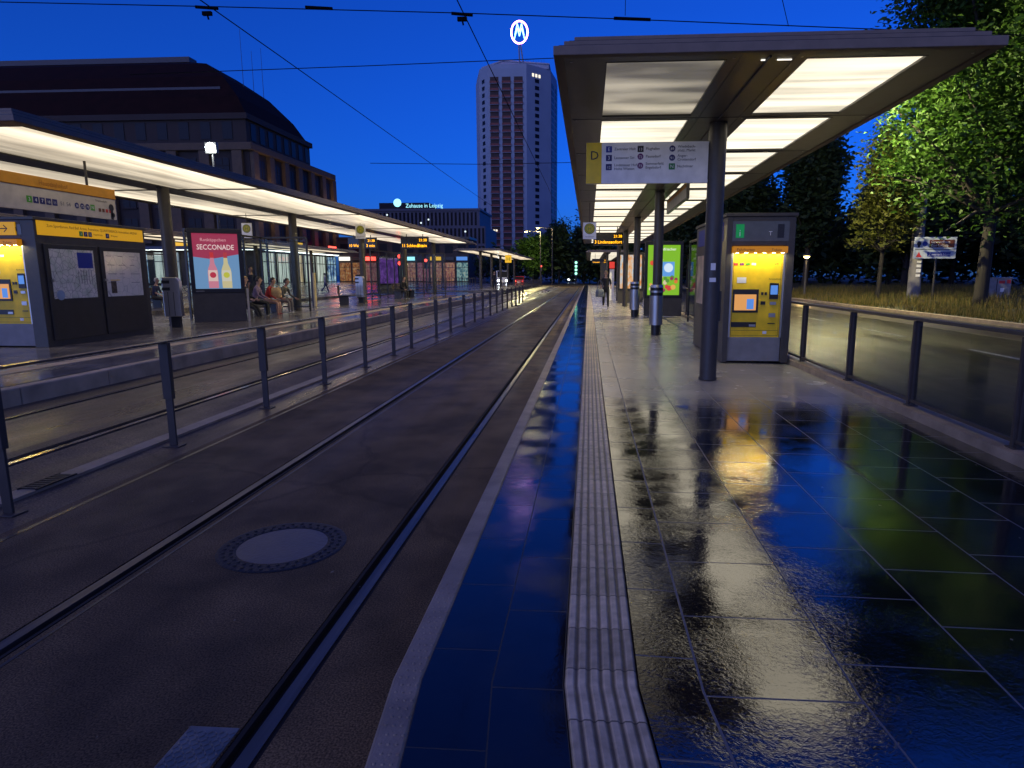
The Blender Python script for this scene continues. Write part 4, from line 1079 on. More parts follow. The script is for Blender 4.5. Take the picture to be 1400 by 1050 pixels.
person('standing dark figure in front of the violet poster', (-14.2, 39.5, .17), R(160), 'stand', BLK, BLK, BLK)
person('huddled dark figure sitting inside the glazed waiting shelter', (-11.1, 37.9, .17), R(-110), 'sit', BLK, cloth('dgrey', (.03, .03, .03)), cloth('wsh', (.4, .4, .4)), lean=22)
person('distant dark figure standing under the far shelter', (-9.6, 66, .17), R(180), 'stand', BLK, BLK, BLK)
person('small figure walking past the lit shop windows', (-24, 58, -.02), R(-60), 'walk', cloth('beige', (.4, .34, .26)), cloth('jean', (.04, .06, .12)), BLK)

# ------------------------------------------------------------------ station building
XF = -60.
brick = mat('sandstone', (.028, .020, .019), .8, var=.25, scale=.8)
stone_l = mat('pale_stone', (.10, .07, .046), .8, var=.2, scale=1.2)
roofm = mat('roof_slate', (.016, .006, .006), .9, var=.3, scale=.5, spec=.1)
t = thing('station_building', 'huge dark hipped roof station building behind the opposite shelter', 'building', (XF, 0, 0))
Y0, Y1 = 115., 151.5          # one wall faces the tracks (+x), one faces the camera (-y)
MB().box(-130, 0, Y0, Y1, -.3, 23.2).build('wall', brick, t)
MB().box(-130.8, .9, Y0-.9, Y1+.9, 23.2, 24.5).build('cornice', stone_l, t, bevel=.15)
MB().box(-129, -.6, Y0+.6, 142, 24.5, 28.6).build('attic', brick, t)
MB().box(-129.5, -.1, Y0+.1, 142.5, 28.6, 29.6).build('attic_cornice', brick, t)
rf = MB()
q = [(-.8, 29.6), (-3.2, 33.2), (-7.5, 37.6), (-13, 41.2), (-20, 43.3)]   # curved hip: inset from the wall, height
def ring(d, z): return [(-129-d*1., Y0+.8-d*.8, z), (d, Y0+.8-d*.8, z), (d, 141.8+d*.35, z), (-129-d, 141.8+d*.35, z)]
vs = []
for d, z in q: vs += ring(d, z)
rf.add(vs, [(4*j+i, 4*j+(i+1) % 4, 4*j+4+(i+1) % 4, 4*j+4+i) for j in range(4) for i in range(4)]+[(16, 17, 18, 19)])
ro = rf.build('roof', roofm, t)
MB().box(-109, -19.5, Y0+16.4, Y0+19, 43.2, 44.2).build('roof_ridge', mat('lead', (.03, .03, .04), .5), ro)
b = MB(); b.box(-129, -7, Y0+4.6, Y0+5.2, 34.6, 35.2); b.build('roof_gutter', mat('gutter', (.03, .03, .04), .5), ro)
pil_x = MB().box(0, .7, -.9, .9, 7.2, 23.2).build('pilaster', stone_l, t, (0, Y0+1, 0))
for k in range(1, 7): link_copy(pil_x, t, (0, Y0+1+6*k, 0))
pil_y = MB().box(-.9, .9, -.7, 0, 7.2, 23.2).build('pilaster', stone_l, t, (-2, Y0, 0))
for k in range(1, 11): link_copy(pil_y, t, (-2-6*k, Y0, 0))
dw = mat('dark_window', (.012, .013, .018), .35, spec=.12)
b = MB(); b.box(.02, .1, -1.2, 1.2, 0, 3.2)
wm = b.build('window', dw, t, (0, Y0+4, 8.4))
fr = MB(); fr.box(.1, .16, -.05, .05, 0, 3.2); fr.box(.1, .16, -1.2, 1.2, 1.9, 2.0); fr.box(.1, .3, -1.4, 1.4, -.25, 0)
wf = fr.build('window_frame', brick, wm)
for z in (8.4, 13.6, 18.8):
    for k in range(6):
        if z == 8.4 and k == 0: continue
        c = link_copy(wm, t, (0, Y0+4+6*k, z)); link_copy(wf, c)
    for k in range(10):
        c = link_copy(wm, t, (-5-6*k, Y0, z), (0, 0, -PI/2)); link_copy(wf, c)
wa = MB().box(.0, .1, -.9, .9, 25.3, 28.2).build('attic_window', dw, t, (-.6, Y0+3, 0))
for k in range(1, 8): link_copy(wa, t, (-.6, Y0+3+3.2*k, 0))
for k in range(14): link_copy(wa, t, (-4-4*k, Y0+.6, 0), (0, 0, -PI/2))
lit = [lit_window('hall_light', [(.05, .07, .07), (.25, .32, .28), (.62, .72, .62), (.9, .95, .85)], .8, (.6, .6, .06)),
       lit_window('hall_warm', [(.06, .05, .03), (.35, .25, .12), (.75, .6, .35), (.85, .8, .6)], .75, (.6, .7, .08)),
       lit_window('shop_blue', [(.01, .02, .05), (.05, .12, .3), (.3, .5, .6), (.8, .9, .9)], .8, (.8, .5, .5))]
def shopfront(loc, rot, m):
    sw_ = MB().box(.02, .12, -2.4, 2.4, .1, 5.6).build('shop_window', m, t, loc, (0, 0, rot))
    b = MB(); b.box(.12, .22, -2.4, 2.4, 3.9, 4.05)
    for yy in (-2.4, -.8, .8, 2.4): b.box(.12, .22, yy-.06, yy+.06, .0, 5.6)
    b.build('glazing_bars', M['dark'], sw_)
for k in range(6): shopfront((0, Y0+4+6*k, 0), 0, lit[(0, 0, 1, 0, 0, 2)[k]])
for k in range(10): shopfront((-5-6*k, Y0, 0), -PI/2, lit[(2, 2, 0, 2, 1)[k % 5]])
MB().box(0, 4.0, Y0, 151, 6.0, 6.5).build('awning', mat('awning', (.03, .035, .07), .4), t)
MB().box(-60, 0, Y0-4, Y0, 6.02, 6.52).build('awning', mat('awning_front', (.03, .035, .07), .4), t)
for y in np.arange(Y0+1, 149, 4.): MB().box(1.0, 3.2, y, y+2.6, 5.94, 5.995).build('awning_light', M['strip_e'], t)
for x in np.arange(-58, -1, 4.): MB().box(x, x+2.8, Y0-3.2, Y0-1.2, 5.96, 6.015).build('awning_light', M['strip_e'], t)
for y, m in ((121, 'yel_e'), (138, 'redlamp')): MB().box(4.0, 4.2, y, y+4, 6.6, 7.7).build('shop_sign', M[m], t)
for x, m in ((-14, 'yel_e'), (-30, 'screenb')): MB().box(x, x+4, Y0-4.2, Y0-4, 6.6, 7.7).build('shop_sign', M[m], t)
for y in (118, 148):
    ul = MB().box(1.0, 1.5, y-.3, y+.3, 14.2, 14.5).build('facade_uplight', M['white_e'], t)
    l = bpy.data.lights.new('uplight', 'POINT'); l.energy = 700*K; l.color = (1, .62, .35); l.shadow_soft_size = .2
    lo = bpy.data.objects.new('uplight', l); col.objects.link(lo); lo.parent = t; lo.location = (2.4, y, 15.0)
for y, z in ((138, 14), (134, 12), (130, 15)): MB().cyl((-8, y, 35), (-8, y, 35+z*.9), .06, .03, 6).build('roof_mast', M['dark'], t)
# shops along the far left, warm light
t = thing('shop_building', 'dark low shop row with orange and red lit windows behind the glazed shelter', 'building', (-57, 146, -.1))
MB().box(0, 30, 0, 9, 0, 9.6).build('wall', mat('dark_render', (.05, .04, .04), .8), t)
MB().box(-.3, 30.3, -.4, 9.3, 9.6, 10.1).build('roof_edge', M['dark'], t)
shopm = [lit_window('shop_orange', [(.02, .01, .01), (.5, .12, .02), (1., .45, .1), (.9, .8, .6)], .26, (1.6, .8, 1.1)),
         lit_window('shop_red', [(.03, .01, .02), (.5, .03, .05), (.6, .3, .2), (.8, .6, .4)], .25, (1.6, .8, 1.1)),
         lit_window('shop_teal', [(.01, .02, .02), (.05, .2, .2), (.4, .7, .6), (.9, .7, .4)], .4, (1.6, .8, 1.1))]
for i in range(10):
    x = 1.5+i*3.
    o = MB().box(x-1.25, x+1.25, -.1, -.02, .3, 4.4).build('shop_window', shopm[(0, 0, 1, 0, 2, 0, 1, 0, 0, 2)[i]], t)
    b = MB(); b.box(x-.04, x+.04, -.16, -.1, .3, 4.4); b.box(x-1.25, x+1.25, -.16, -.1, 3.3, 3.4); b.build('glazing_bars', M['dark'], o)
    MB().box(x-1.2, x+1.2, -.5, -.05, 4.9, 5.7).build('shop_sign', [M['redlamp'], M['yel_e'], M['screenb'], M['cyanlet'], M['white_e'], M['dark'], M['dark']][(4, 5, 0, 6, 4, 3, 5, 1, 6, 2)[i]], t)
    MB().box(x-.9, x+.9, -.08, 0.02, 6.5, 8.6).build('upper_window', dw, t)

# vertically ribbed office block with roof lettering
t = thing('office_block', 'ribbed office block with lit roof lettering left of the tower', 'building', (-61, 205, 0))
bm_ = mat('office_wall', (.10, .115, .16), .6, var=.1)
MB().box(0, 28.5, 0, 25, 0, 16.6).build('wall', bm_, t)
MB().box(-14, 26.5, 1.5, 25, 16.6, 21.5).build('upper_wall', bm_, t)
MB().box(-14, 26.9, 1.2, 25.3, 21.5, 22.2).build('parapet', bm_, t)
MB().box(-6, 10, 3, 14, 22.2, 24.2).build('plant_room', mat('dark_plant', (.02, .02, .03), .8), t)
wm = None
for k in range(22):
    for z, h in ((11.3, 4.6), (5.8, 4.6)):
        if wm is None: wm = MB().box(-.34, .34, -.02, .12, 0, 4.7).build('window', dw, t, (1.2+k*1.27, -.03, z))
        else: link_copy(wm, t, (1.2+k*1.27, -.03, z))
wu = None
for k in range(28):
    if wu is None: wu = MB().box(-.32, .32, -.02, .12, 0, 4.0).build('upper_slit', dw, t, (-9+k*1.27, 1.47, 17))
    else: link_copy(wu, t, (-9+k*1.27, 1.47, 17))
text('lettering', 'Zuhause in Leipzig', 1.75, M['cyanlet'], t, (2.6, 2.9, 22.7), (PI/2, 0, 0), sx=.92)
MB().disc((-.0, 2.8, 24.2), 1.25, 24).build('roof_emblem', emit('emblem_glow', (.3, .8, 1.), 2.), t)
for x, z in ((-2.6, 20.2), (8.2, 17.7), (10.6, 18.7), (22.2, 15.0)):
    MB().disc((x, -.1, z), .28, 12).build('facade_lamp', emit('facade_lamp', (.8, .95, 1), 1.2), t)

# ------------------------------------------------------------------ residential tower
t = thing('tower_block', 'tall slab tower with balcony columns and glowing double M sign on its roof', 'tower', (-37, 300, 0))
TW = mat('tower_wall', (.27, .33, .42), .7, var=.06, scale=.15)
poly = [(-8.4, 0), (8.7, 0), (18.9, 10), (21., 27), (10.8, 37), (-9.5, 37), (-18.0, 25), (-13.6, 7)]
b = MB().prism(poly, -1, 91.2); b.build('wall', TW, t)
# stepped crown: higher in the middle
b = MB().prism([(x*.985, 1.2+(y-18)*.97+17.6) for x, y in poly], 91.2, 93.2)
b.prismY([(-12.3, 93.2), (18.0, 93.2), (18.0, 94.9), (-2.8, 96.8), (-12.3, 93.8)], 9.3, 26); b.build('crown', TW, t)
MB().prismY([(-12.6, 93.85), (-2.8, 96.85), (18.3, 94.95), (18.3, 95.5), (-2.8, 97.4), (-12.6, 94.4)], 9.0, 26.3).build('roof', TW, t)
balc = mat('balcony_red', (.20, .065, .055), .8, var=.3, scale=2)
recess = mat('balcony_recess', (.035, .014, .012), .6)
ba = None; NF = 28
for c in range(3):
    for f in range(NF):
        x = -5.6+c*5.35; z = 6+f*2.92
        if ba is None:
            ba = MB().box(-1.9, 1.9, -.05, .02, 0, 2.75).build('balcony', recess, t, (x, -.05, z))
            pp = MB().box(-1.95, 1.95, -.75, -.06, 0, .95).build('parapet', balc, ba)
            sl = MB().box(-2.0, 2.0, -.78, -.05, -.14, -.005).build('slab', TW, ba)
        else:
            cc = link_copy(ba, t, (x, -.05, z)); link_copy(pp, cc); link_copy(sl, cc)
def on_face(p, q, u, off=.08):
    p = Vector((*p, 0)); q = Vector((*q, 0)); d = (q-p).normalized(); n = Vector((d.y, -d.x, 0))
    return p+(q-p)*u+n*off, math.atan2(d.y, d.x)
wt = None
for (p, q, u) in ((poly[1], poly[2], .42), (poly[7], poly[0], .5)):
    for f in range(NF):
        l, a = on_face(p, q, u)
        if wt is None: wt = MB().box(-1.15, 1.15, -.05, .05, 0, 1.6).build('window', dw, t, (l.x, l.y, 7+f*2.92), (0, 0, a))
        else: link_copy(wt, t, (l.x, l.y, 7+f*2.92), (0, 0, a))
wt = None
for u in (.25, .75):
    for f in range(NF):
        l, a = on_face(poly[2], poly[3], u)
        if wt is None: wt = MB().box(-2.6, 2.6, -.05, .05, 0, 1.9).build('window_band', dw, t, (l.x, l.y, 7+f*2.92), (0, 0, a))
        else: link_copy(wt, t, (l.x, l.y, 7+f*2.92), (0, 0, a))
lw = emit('lit_room', (1., .9, .7), 1.3)
for x, y, z in ((-6.3, -.9, 21.2), (-5.2, -.9, 21.2)): MB().box(x-.4, x+.4, y, y+.1, z, z+.8).build('lit_window', lw, t)
for k in range(3):
    l, a = on_face(poly[1], poly[2], .26+.13*k); MB().box(-.5, .5, -.1, .05, 0, 1.3).build('lit_window', lw, t, (l.x, l.y, 88.2), (0, 0, a))
# roof sign: ring with two interlaced letters M
rs = MB(); n = 40; cx, cz, yS = 5.3, 107.0, 4.
pts = [(cx+3.6*math.cos(2*PI*i/n), yS, cz+4.6*math.sin(2*PI*i/n)) for i in range(n+1)]
rs.tube(pts, .34, 8); so = rs.build('roof_sign', M['neonw'], t)
lt = MB()
for dz in (1.25, -.55):
    lt.tube([(cx-2.0-(.35 if dz < 0 else 0), yS, cz-2.4+dz), (cx-.95, yS, cz+2.3+dz), (cx, yS, cz-1.0+dz), (cx+.95, yS, cz+2.3+dz), (cx+2.0+(.35 if dz < 0 else 0), yS, cz-2.4+dz)], .22, 6)
lt.build('double_letter', M['neon'], so)
b = MB(); b.cyl((cx-.6, yS+6, 95), (cx-.3, yS, cz-4.6), .3, .3, 8); b.cyl((cx+1.2, yS+6, 95), (cx+.4, yS, cz-4.6), .3, .3, 8); b.build('sign_mast', TW, t)
b = MB()
for i in range(9): x = 6+i*1.2; b.cyl((x, 12, 94.5), (x, 12, 97.6+rnd.random()*1.5), .08, .05, 5)
b.build('antenna', M['dark'], t)

# ------------------------------------------------------------------ vegetation
def leaf_mat(name, c, c2):
    m, nt, N, L, b = newmat(name)
    oi = N.new('ShaderNodeNewGeometry'); r = N.new('ShaderNodeValToRGB')
    r.color_ramp.elements[0].color = (*c, 1); r.color_ramp.elements[1].color = (*c2, 1)
    L.new(oi.outputs['Random Per Island'], r.inputs[0]); L.new(r.outputs[0], b.inputs['Base Color'])
    b.inputs['Roughness'].default_value = .6
    b.inputs['Specular IOR Level'].default_value = .25
    tr = N.new('ShaderNodeBsdfTranslucent'); L.new(r.outputs[0], tr.inputs['Color'])
    mx = N.new('ShaderNodeMixShader'); mx.inputs[0].default_value = .35
    L.new(b.outputs[0], mx.inputs[1]); L.new(tr.outputs[0], mx.inputs[2])
    L.new(mx.outputs[0], N['Material Output'].inputs['Surface'])
    return m
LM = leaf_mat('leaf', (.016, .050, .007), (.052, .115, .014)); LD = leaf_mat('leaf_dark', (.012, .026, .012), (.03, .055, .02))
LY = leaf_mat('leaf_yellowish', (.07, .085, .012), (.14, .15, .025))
barkm = mat('bark', (.018, .015, .012), .9, var=.4, bump=.5, bscale=15)
def leaves(name, clumps, n, size, m, parent, seed):
    rg_ = np.random.default_rng(seed)
    w = np.array([c[3]*c[4]*c[5] for c in clumps])**.75; w /= w.sum()
    idx = rg_.choice(len(clumps), n, p=w)
    C = np.array([c[:3] for c in clumps])[idx]; S = np.array([c[3:6] for c in clumps])[idx]
    d = rg_.normal(size=(n, 3)); d /= np.linalg.norm(d, axis=1)[:, None]
    rad = rg_.random(n)**.45
    # sprigs: leaves gather in twiglets
    ns = max(1, n//9); sp = rg_.integers(0, ns, n)
    P = C+d*S*rad[:, None]
    order = np.argsort(sp); 
    anchor = P[rg_.integers(0, n, ns)]
    P = .35*P+.65*(anchor[sp]+rg_.normal(size=(n, 3))*size*1.9)
    u = rg_.normal(size=(n, 3)); u[:, 2] *= .5; u /= np.linalg.norm(u, axis=1)[:, None]
    nrm = rg_.normal(size=(n, 3))*.8+np.array([0, 0, .8]); v = np.cross(nrm, u); v /= np.linalg.norm(v, axis=1)[:, None]
    s = size*(.6+.8*rg_.random(n))[:, None]
    bend_ = np.cross(u, v)*s*.18
    V = np.stack([P-u*s, P-v*s*.45+bend_, P+u*s, P+v*s*.45+bend_], 1).reshape(-1, 3)
    me = bpy.data.meshes.new(name); me.vertices.add(4*n); me.vertices.foreach_set('co', V.ravel().astype(np.float32))
    me.loops.add(4*n); me.loops.foreach_set('vertex_index', np.arange(4*n, dtype=np.int32))
    me.polygons.add(n); me.polygons.foreach_set('loop_start', np.arange(0, 4*n, 4, dtype=np.int32)); me.polygons.foreach_set('loop_total', np.full(n, 4, np.int32))
    me.update(calc_edges=True); me.materials.append(m)
    o = bpy.data.objects.new(name, me); col.objects.link(o); o.parent = parent
    return o
def tree(label, loc, clumps, n, size, m, trunk_r, trunk_h, seed, group=None):
    t = thing('tree', label, 'tree', loc, 0, group)
    rr = random.Random(seed); b = MB()
    b.cyl((0, 0, -.3), (.1, .05, trunk_h*.5), trunk_r, trunk_r*.75, 10); b.cyl((.1, .05, trunk_h*.5), (0, 0, trunk_h), trunk_r*.75, trunk_r*.5, 10)
    for c in clumps:
        tip = Vector(c[:3]); base = Vector((0, 0, min(trunk_h, max(trunk_h*.45, tip.z-1.5*abs(tip.x)-1))))
        mid = base.lerp(tip, .5)+Vector((rr.uniform(-.3, .3), rr.uniform(-.3, .3), .4))
        b.cyl(base, mid, trunk_r*.4, trunk_r*.25, 6); b.cyl(mid, tip, trunk_r*.25, trunk_r*.08, 6)
    b.build('trunk', barkm, t)
    leaves('crown', clumps, n, size, m, t, seed)
    return t
def blob(n, rx, ry, z0, z1, rc, seed, top=.5):
    rr = random.Random(seed); out = []
    for i in range(n):
        z = rr.uniform(z0, z1); f = (z-z0)/(z1-z0); k = 1-max(0, (f-.45)/.55)**2*(1-top)
        a = rr.random()*2*PI; q = rr.random()**.5
        r = rc*rr.uniform(.7, 1.3)
        out.append((rx*k*q*math.cos(a), ry*k*q*math.sin(a), z, r, r, r*.8))
    return out
# big lamp-lit tree at right
tree('large leafy tree lit yellow green filling the right edge', (17.9, 31, .2), blob(46, 5.4, 5.0, 2.8, 20.0, 1.9, 3, .85), 105000, .13, LM, .3, 9, 11)
tree('second large tree overhanging the top right corner', (17.0, 25.5, .2), blob(16, 3.4, 3.4, 8.6, 16., 1.6, 5, .9), 42000, .12, LM, .35, 10, 12)
tree('slender young tree with lit yellowish leaves left of the mast', (17.2, 40, .2), blob(44, 2.0, 2.0, 3.0, 10.6, .42, 9, .18), 9500, .15, LY, .14, 6, 13)
wd = []
rr = random.Random(31)
for i in range(70):
    x = rr.uniform(9, 90); wd.append((x, rr.uniform(96, 112)-x*.55, rr.uniform(1.5, 9.), 4.5, 3.5, 3.6))
for i in range(30): wd.append((rr.uniform(-45, 14), rr.uniform(160, 175), rr.uniform(1., 5.), 5, 3.5, 3.2))
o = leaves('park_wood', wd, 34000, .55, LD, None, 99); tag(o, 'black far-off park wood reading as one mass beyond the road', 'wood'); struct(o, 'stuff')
k = 0
for x, y, h, r in ((16.6, 70, 18.5, 4.6), (12.6, 84, 15, 3.6), (21.3, 66, 17, 3.6), (27, 58, 10, 5), (34, 52, 13, 5.5), (24, 92, 16, 5), (40, 75, 17, 7), (31, 70, 12, 6), (46, 60, 15, 7), (7.5, 118, 14, 4), (2.0, 135, 15, 4.5), (14, 112, 12, 4)):
    lab = ['tall dark tree left of the blue sky gap on the right', 'dark tree rising behind the grey ticket kiosk roof', 'dark tree at the left foot of the sky gap', 'low dark bush tree behind the blue direction sign post',
           'broad dark tree behind the grey utility cabinet', 'tall dark tree far behind the sky gap', 'very large dark tree in the park at far right', 'dark round tree behind the tall mast',
           'dark tree beyond the right frame edge in the park', 'dark tree behind the green fruit advert', 'dark tree at the far end of the right platform', 'dark tree beyond the far right shelter'][k]
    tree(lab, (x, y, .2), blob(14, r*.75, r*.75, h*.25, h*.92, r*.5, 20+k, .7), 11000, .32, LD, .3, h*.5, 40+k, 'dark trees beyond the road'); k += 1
for k, (x, y, h, r, m, lab) in enumerate(((-9.6, 112, 8.2, 3.4, LM, 'small street tree lit yellow green by two lamps at the end of the track'), (-5.5, 120, 13, 3.4, LD, 'dark tree right of the lamp lit tree at the end of the track'), (-1.0, 128, 12.5, 3.2, LD, 'dark tree above the signal mast at the end of the track'),
        (-8, 150, 15, 5, LD, 'tall dark tree behind the two street lamps at the end'), (-33, 150, 9, 3.5, LD, 'dark tree in front of the ribbed office block'))):
    tree(lab, (x, y, -.1), blob(12, r*.75, r*.75, h*.3, h*.9, r*.5, 70+k, .5), 7000, .3, m, .2, h*.45, 80+k)
# tall verge grass
rg_ = np.random.default_rng(4)
n = 42000
gx = 14.1+rg_.random(n)**1.6*16; gy_ = 16+rg_.random(n)*46
patch = np.sin(gx*.9+1.3)*np.sin(gy_*.55)+rg_.normal(size=n)*.5
keep = patch > -.5; gx, gy_ = gx[keep], gy_[keep]; n = len(gx)
h = (.12+.42*rg_.random(n)**1.5)*np.clip(.55+.12*(gx-14), .5, 1.2); a = rg_.random(n)*6.28; w = .012+.014*rg_.random(n)
dx, dy = np.cos(a)*w, np.sin(a)*w; ln = rg_.normal(size=(n, 2))*.18*h[:, None]
zb = np.minimum(.5, (gx-13.85)*.03)
V = np.stack([np.stack([gx-dx, gy_-dy, zb], 1), np.stack([gx+dx, gy_+dy, zb], 1), np.stack([gx+ln[:, 0], gy_+ln[:, 1], zb+h], 1)], 1).reshape(-1, 3)
me = bpy.data.meshes.new('grass'); me.from_pydata(V.tolist(), [], np.arange(3*n).reshape(-1, 3).tolist())
me.materials.append(leaf_mat('grass_blade', (.05, .07, .012), (.24, .175, .05)))
o = bpy.data.objects.new('grass', me); col.objects.link(o); tag(o, 'tall yellowish grass growing along the road verge', 'grass'); struct(o, 'stuff')

# ------------------------------------------------------------------ right-hand roadside
t = thing('overhead_line_mast', 'tall grey tapering mast with stickers rising into the right tree', 'mast', (19.4, 40.3, .1))
MB().cyl((0, 0, 0), (-.1, 0, 15), .36, .2, 20).build('pole', mat('mast_concrete', (.20, .19, .19), .7, var=.2, scale=3), t)
b = MB()
for z, s_ in ((1.35, .14), (1.6, .2), (1.9, .16), (2.15, .12), (2.4, .2)): b.box(-.14, .12, -.365, -.355, z, z+s_)
b.build('sticker', M['white'], t)
b = MB(); b.cyl((0, 0, 7.1), (0, 0, 7.18), .335, .335, 20); b.cyl((0, 0, 4.6), (0, 0, 4.66), .35, .35, 20); b.build('clamp_band', M['dark'], t)
t = thing('road_sign', 'blue and brown road direction sign on a thin post beside the mast', 'road sign', (19.45, 38.4, .1))
MB().box(-1.17, 1.13, -.03, .03, 2.36, 3.56).build('board', mat('sign_face', (.42, .48, .58), .4), t, bevel=.02)
b = MB(); b.box(-.35, 1.0, -.04, -.03, 2.98, 3.4); b.build('brown_field', M['brown'], t)
b = MB(); b.box(-.42, .85, -.04, -.03, 2.48, 2.72); b.build('blue_field', M['signblue'], t)
MB().box(-1.1, 1.06, -.035, -.03, 2.86, 2.89).build('divider', M['ink'], t)
text('lettering', 'Gewandhaus', .2, M['paint_white'], t, (-.28, -.044, 3.22)); text('lettering', 'Zoo Leipzig', .2, M['paint_white'], t, (-.28, -.044, 3.03)); text('lettering', 'Zentrum Nord', .2, M['paint_white'], t, (-.36, -.044, 2.53))
b = MB(); b.disc((-.92, -.04, 3.2), .12, 16); b.box(-.98, -.86, -.04, -.034, 2.98, 3.1); b.build('pictogram', M['ink'], t)
MB().disc((-.6, -.04, 3.18), .14, 16).build('parking_badge', M['signblue'], t)
MB().add([(-1.05, -.04, 2.44), (-.72, -.04, 2.44), (-.885, -.04, 2.74)], [(0, 1, 2)]).build('warning_badge', M['red'], t)
MB().cyl((.12, .06, -.1), (.12, .06, 2.4), .06, .06, 10).build('post', M['dark'], t)
t = thing('utility_cabinet', 'grey utility cabinet with red stickers in the verge grass', 'cabinet', (22.1, 37.2, .15))
MB().box(-.75, .75, -.3, .3, 0, 1.22).build('housing', mat('cabinet_grey', (.20, .20, .22), .6, var=.2), t, bevel=.02)
MB().box(-.78, .78, -.33, .33, 1.22, 1.27).build('lid', M['greybase'], t); b = MB(); b.box(.1, .4, -.31, -.3, .95, 1.1); b.box(.5, .7, -.31, -.3, .95, 1.15); b.build('red_sticker', M['red'], t)
MB().box(-.02, .02, -.31, -.3, .05, 1.18).build('door_gap', M['ink'], t); MB().box(.2, .4, -.31, -.3, .5, .7).build('white_sticker', M['white'], t)

def street_lamp(label, loc, h, arm, m, rz=0., power=0., colr=(1, .8, .5)):
    t = thing('street_lamp', label, 'street lamp', loc, rz)
    b = MB().cyl((0, 0, 0), (0, 0, h), .09, .055, 12)
    if arm: b.cyl((0, 0, h-.1), (arm, 0, h+.1), .04, .035, 8)
    b.build('pole', M['frame'], t)
    hd = MB().ell((arm, 0, h+.06), (.32, .18, .1), 14, 8).build('lamp_head', M['dark'], t)
    MB().ell((arm, 0, h-.03), (.2, .13, .11), 12, 8).build('bulb', m, hd)
    if power:
        l = bpy.data.lights.new('lamp_light', 'POINT'); l.energy = power*K; l.color = colr; l.shadow_soft_size = .15
        lo = bpy.data.objects.new('lamp_light', l); col.objects.link(lo); lo.parent = t; lo.location = (arm, 0, h-.3)
    return t
street_lamp('left of the two street lamps above the lit tree at track end', (-7.4, 100, -.1), 8.2, -2.2, M['sodium'], 0, 3600, (1, .85, .35))
street_lamp('right and taller of the two street lamps at track end', (-5.6, 100, -.1), 8.7, -2.2, M['sodium'], 0, 1200, (1, .85, .35))
street_lamp('small glowing park lamp low between the kiosk and the mast', (15.2, 47, .1), 2.75, .0, M['sodium'], 0, 250, (1, .65, .25))
# floodlight mast behind the opposite shelter
t = thing('floodlight_mast', 'mast with a brilliant white floodlight in front of the station roof', 'floodlight', (-34.8, 60, -.02))
MB().cyl((0, 0, 0), (0, 0, 13.4), .16, .09, 12).build('pole', M['dark'], t)
hd = MB().box(-.55, .55, -.3, .1, 12.6, 13.6).build('lamp_head', M['dark'], t, bevel=.05)
MB().ell((0, -.34, 13.12), (.46, .12, .42), 16, 8).build('bulb', M['bulb'], hd)
l = bpy.data.lights.new('flood', 'POINT'); l.energy = 900*K; l.color = (.85, .95, 1); l.shadow_soft_size = .3
lo = bpy.data.objects.new('flood', l); col.objects.link(lo); lo.parent = t; lo.location = (0, -.9, 12.9)
# luminaire on a span wire above the right road
t = thing('span_wire_lamp', 'street luminaire hung on a span wire above the right road', 'street lamp', (11.0, 31.0, 9.2))
MB().tube([(-7.2, -6, .6), (0, 0, .28), (8.4, 9.3, .9)], .008, 6).build('span_wire', M['wire'], t)
hd = MB().box(-.35, .35, -.16, .16, .06, .22).build('lamp_head', M['dark'], t, bevel=.04)
MB().ell((0, 0, .02), (.2, .1, .05), 12, 8).build('bulb', emit('span_bulb', (1., .8, .35), 5.), hd)
# added unseen plate, keeps the lamp's reflection off the wet platform
sd = MB(); az0 = math.atan2(-.93, -.28)
for i in range(8):
    a0, a1 = az0-R(44)+i*R(11), az0-R(44)+(i+1)*R(11)
    sd.quad((.42*math.cos(a0), .42*math.sin(a0), .2), (.42*math.cos(a1), .42*math.sin(a1), .2), (.42*math.cos(a1), .42*math.sin(a1), -.275), (.42*math.cos(a0), .42*math.sin(a0), -.275))
sd.build('reflection_blocker', M['dark'], hd)
l = bpy.data.lights.new('span_light', 'POINT'); l.energy = 9500*K; l.color = (1., .86, .45); l.shadow_soft_size = .05
lo = bpy.data.objects.new('span_light', l); col.objects.link(lo); lo.parent = t; lo.location = (0, 0, -.06)

# ------------------------------------------------------------------ overhead lines
def wire(label, pts, r, ins=(), group=None):
    t = thing('overhead_wire', label, 'overhead wire', (0, 0, 0), 0, group)
    MB().tube(pts, r, 6).build('cable', M['wire'], t)
    for (p, d, L_) in ins:
        p = Vector(p); d = Vector(d).normalized()*L_
        MB().cyl(p-d, p+d, .035, .035, 8).build('insulator', M['wire'], t)
    return t
span = [(-30, 13.2, 7.3), (-11.63, 13, 6.85), (-7.38, 13, 6.66), (-2.44, 13, 6.42), (.63, 13, 6.24), (7.76, 13, 5.80), (18, 13, 5.5)]
t = wire('cross span wire carrying the contact wires over both tracks', span, .009)
for (p, L_) in (((-7.42, 13, 6.62), .22), ((-2.44, 13, 6.38), .20), ((.75, 13, 6.22), .34), ((-5.2, 13, 6.56), .26)):
    b = MB(); b.cyl((p[0]-L_, 13, p[2]+.04), (p[0]+L_, 13, p[2]-.0), .03, .03, 8); b.build('insulator', M['wire'], t)
for x, z in ((-7.42, 6.6), (-2.44, 6.38)):
    b = MB(); b.box(x-.09, x+.09, 12.97, 13.03, z-.10, z-.03); b.cyl((x, 13, z-.08), (x+.02, 13, z-.17), .018, .018, 6); b.build('clamp', M['wire'], t)
zc = lambda y: 5.55+.25*math.cos((y-13)/34*2*PI)*.3
wire('contact wire over the near track', [(-1.98, 4, 5.5), (-1.98, 13, 5.56), (-1.9, 30, 5.5), (-2.0, 47, 5.55), (-2., 100, 5.55)], .009)
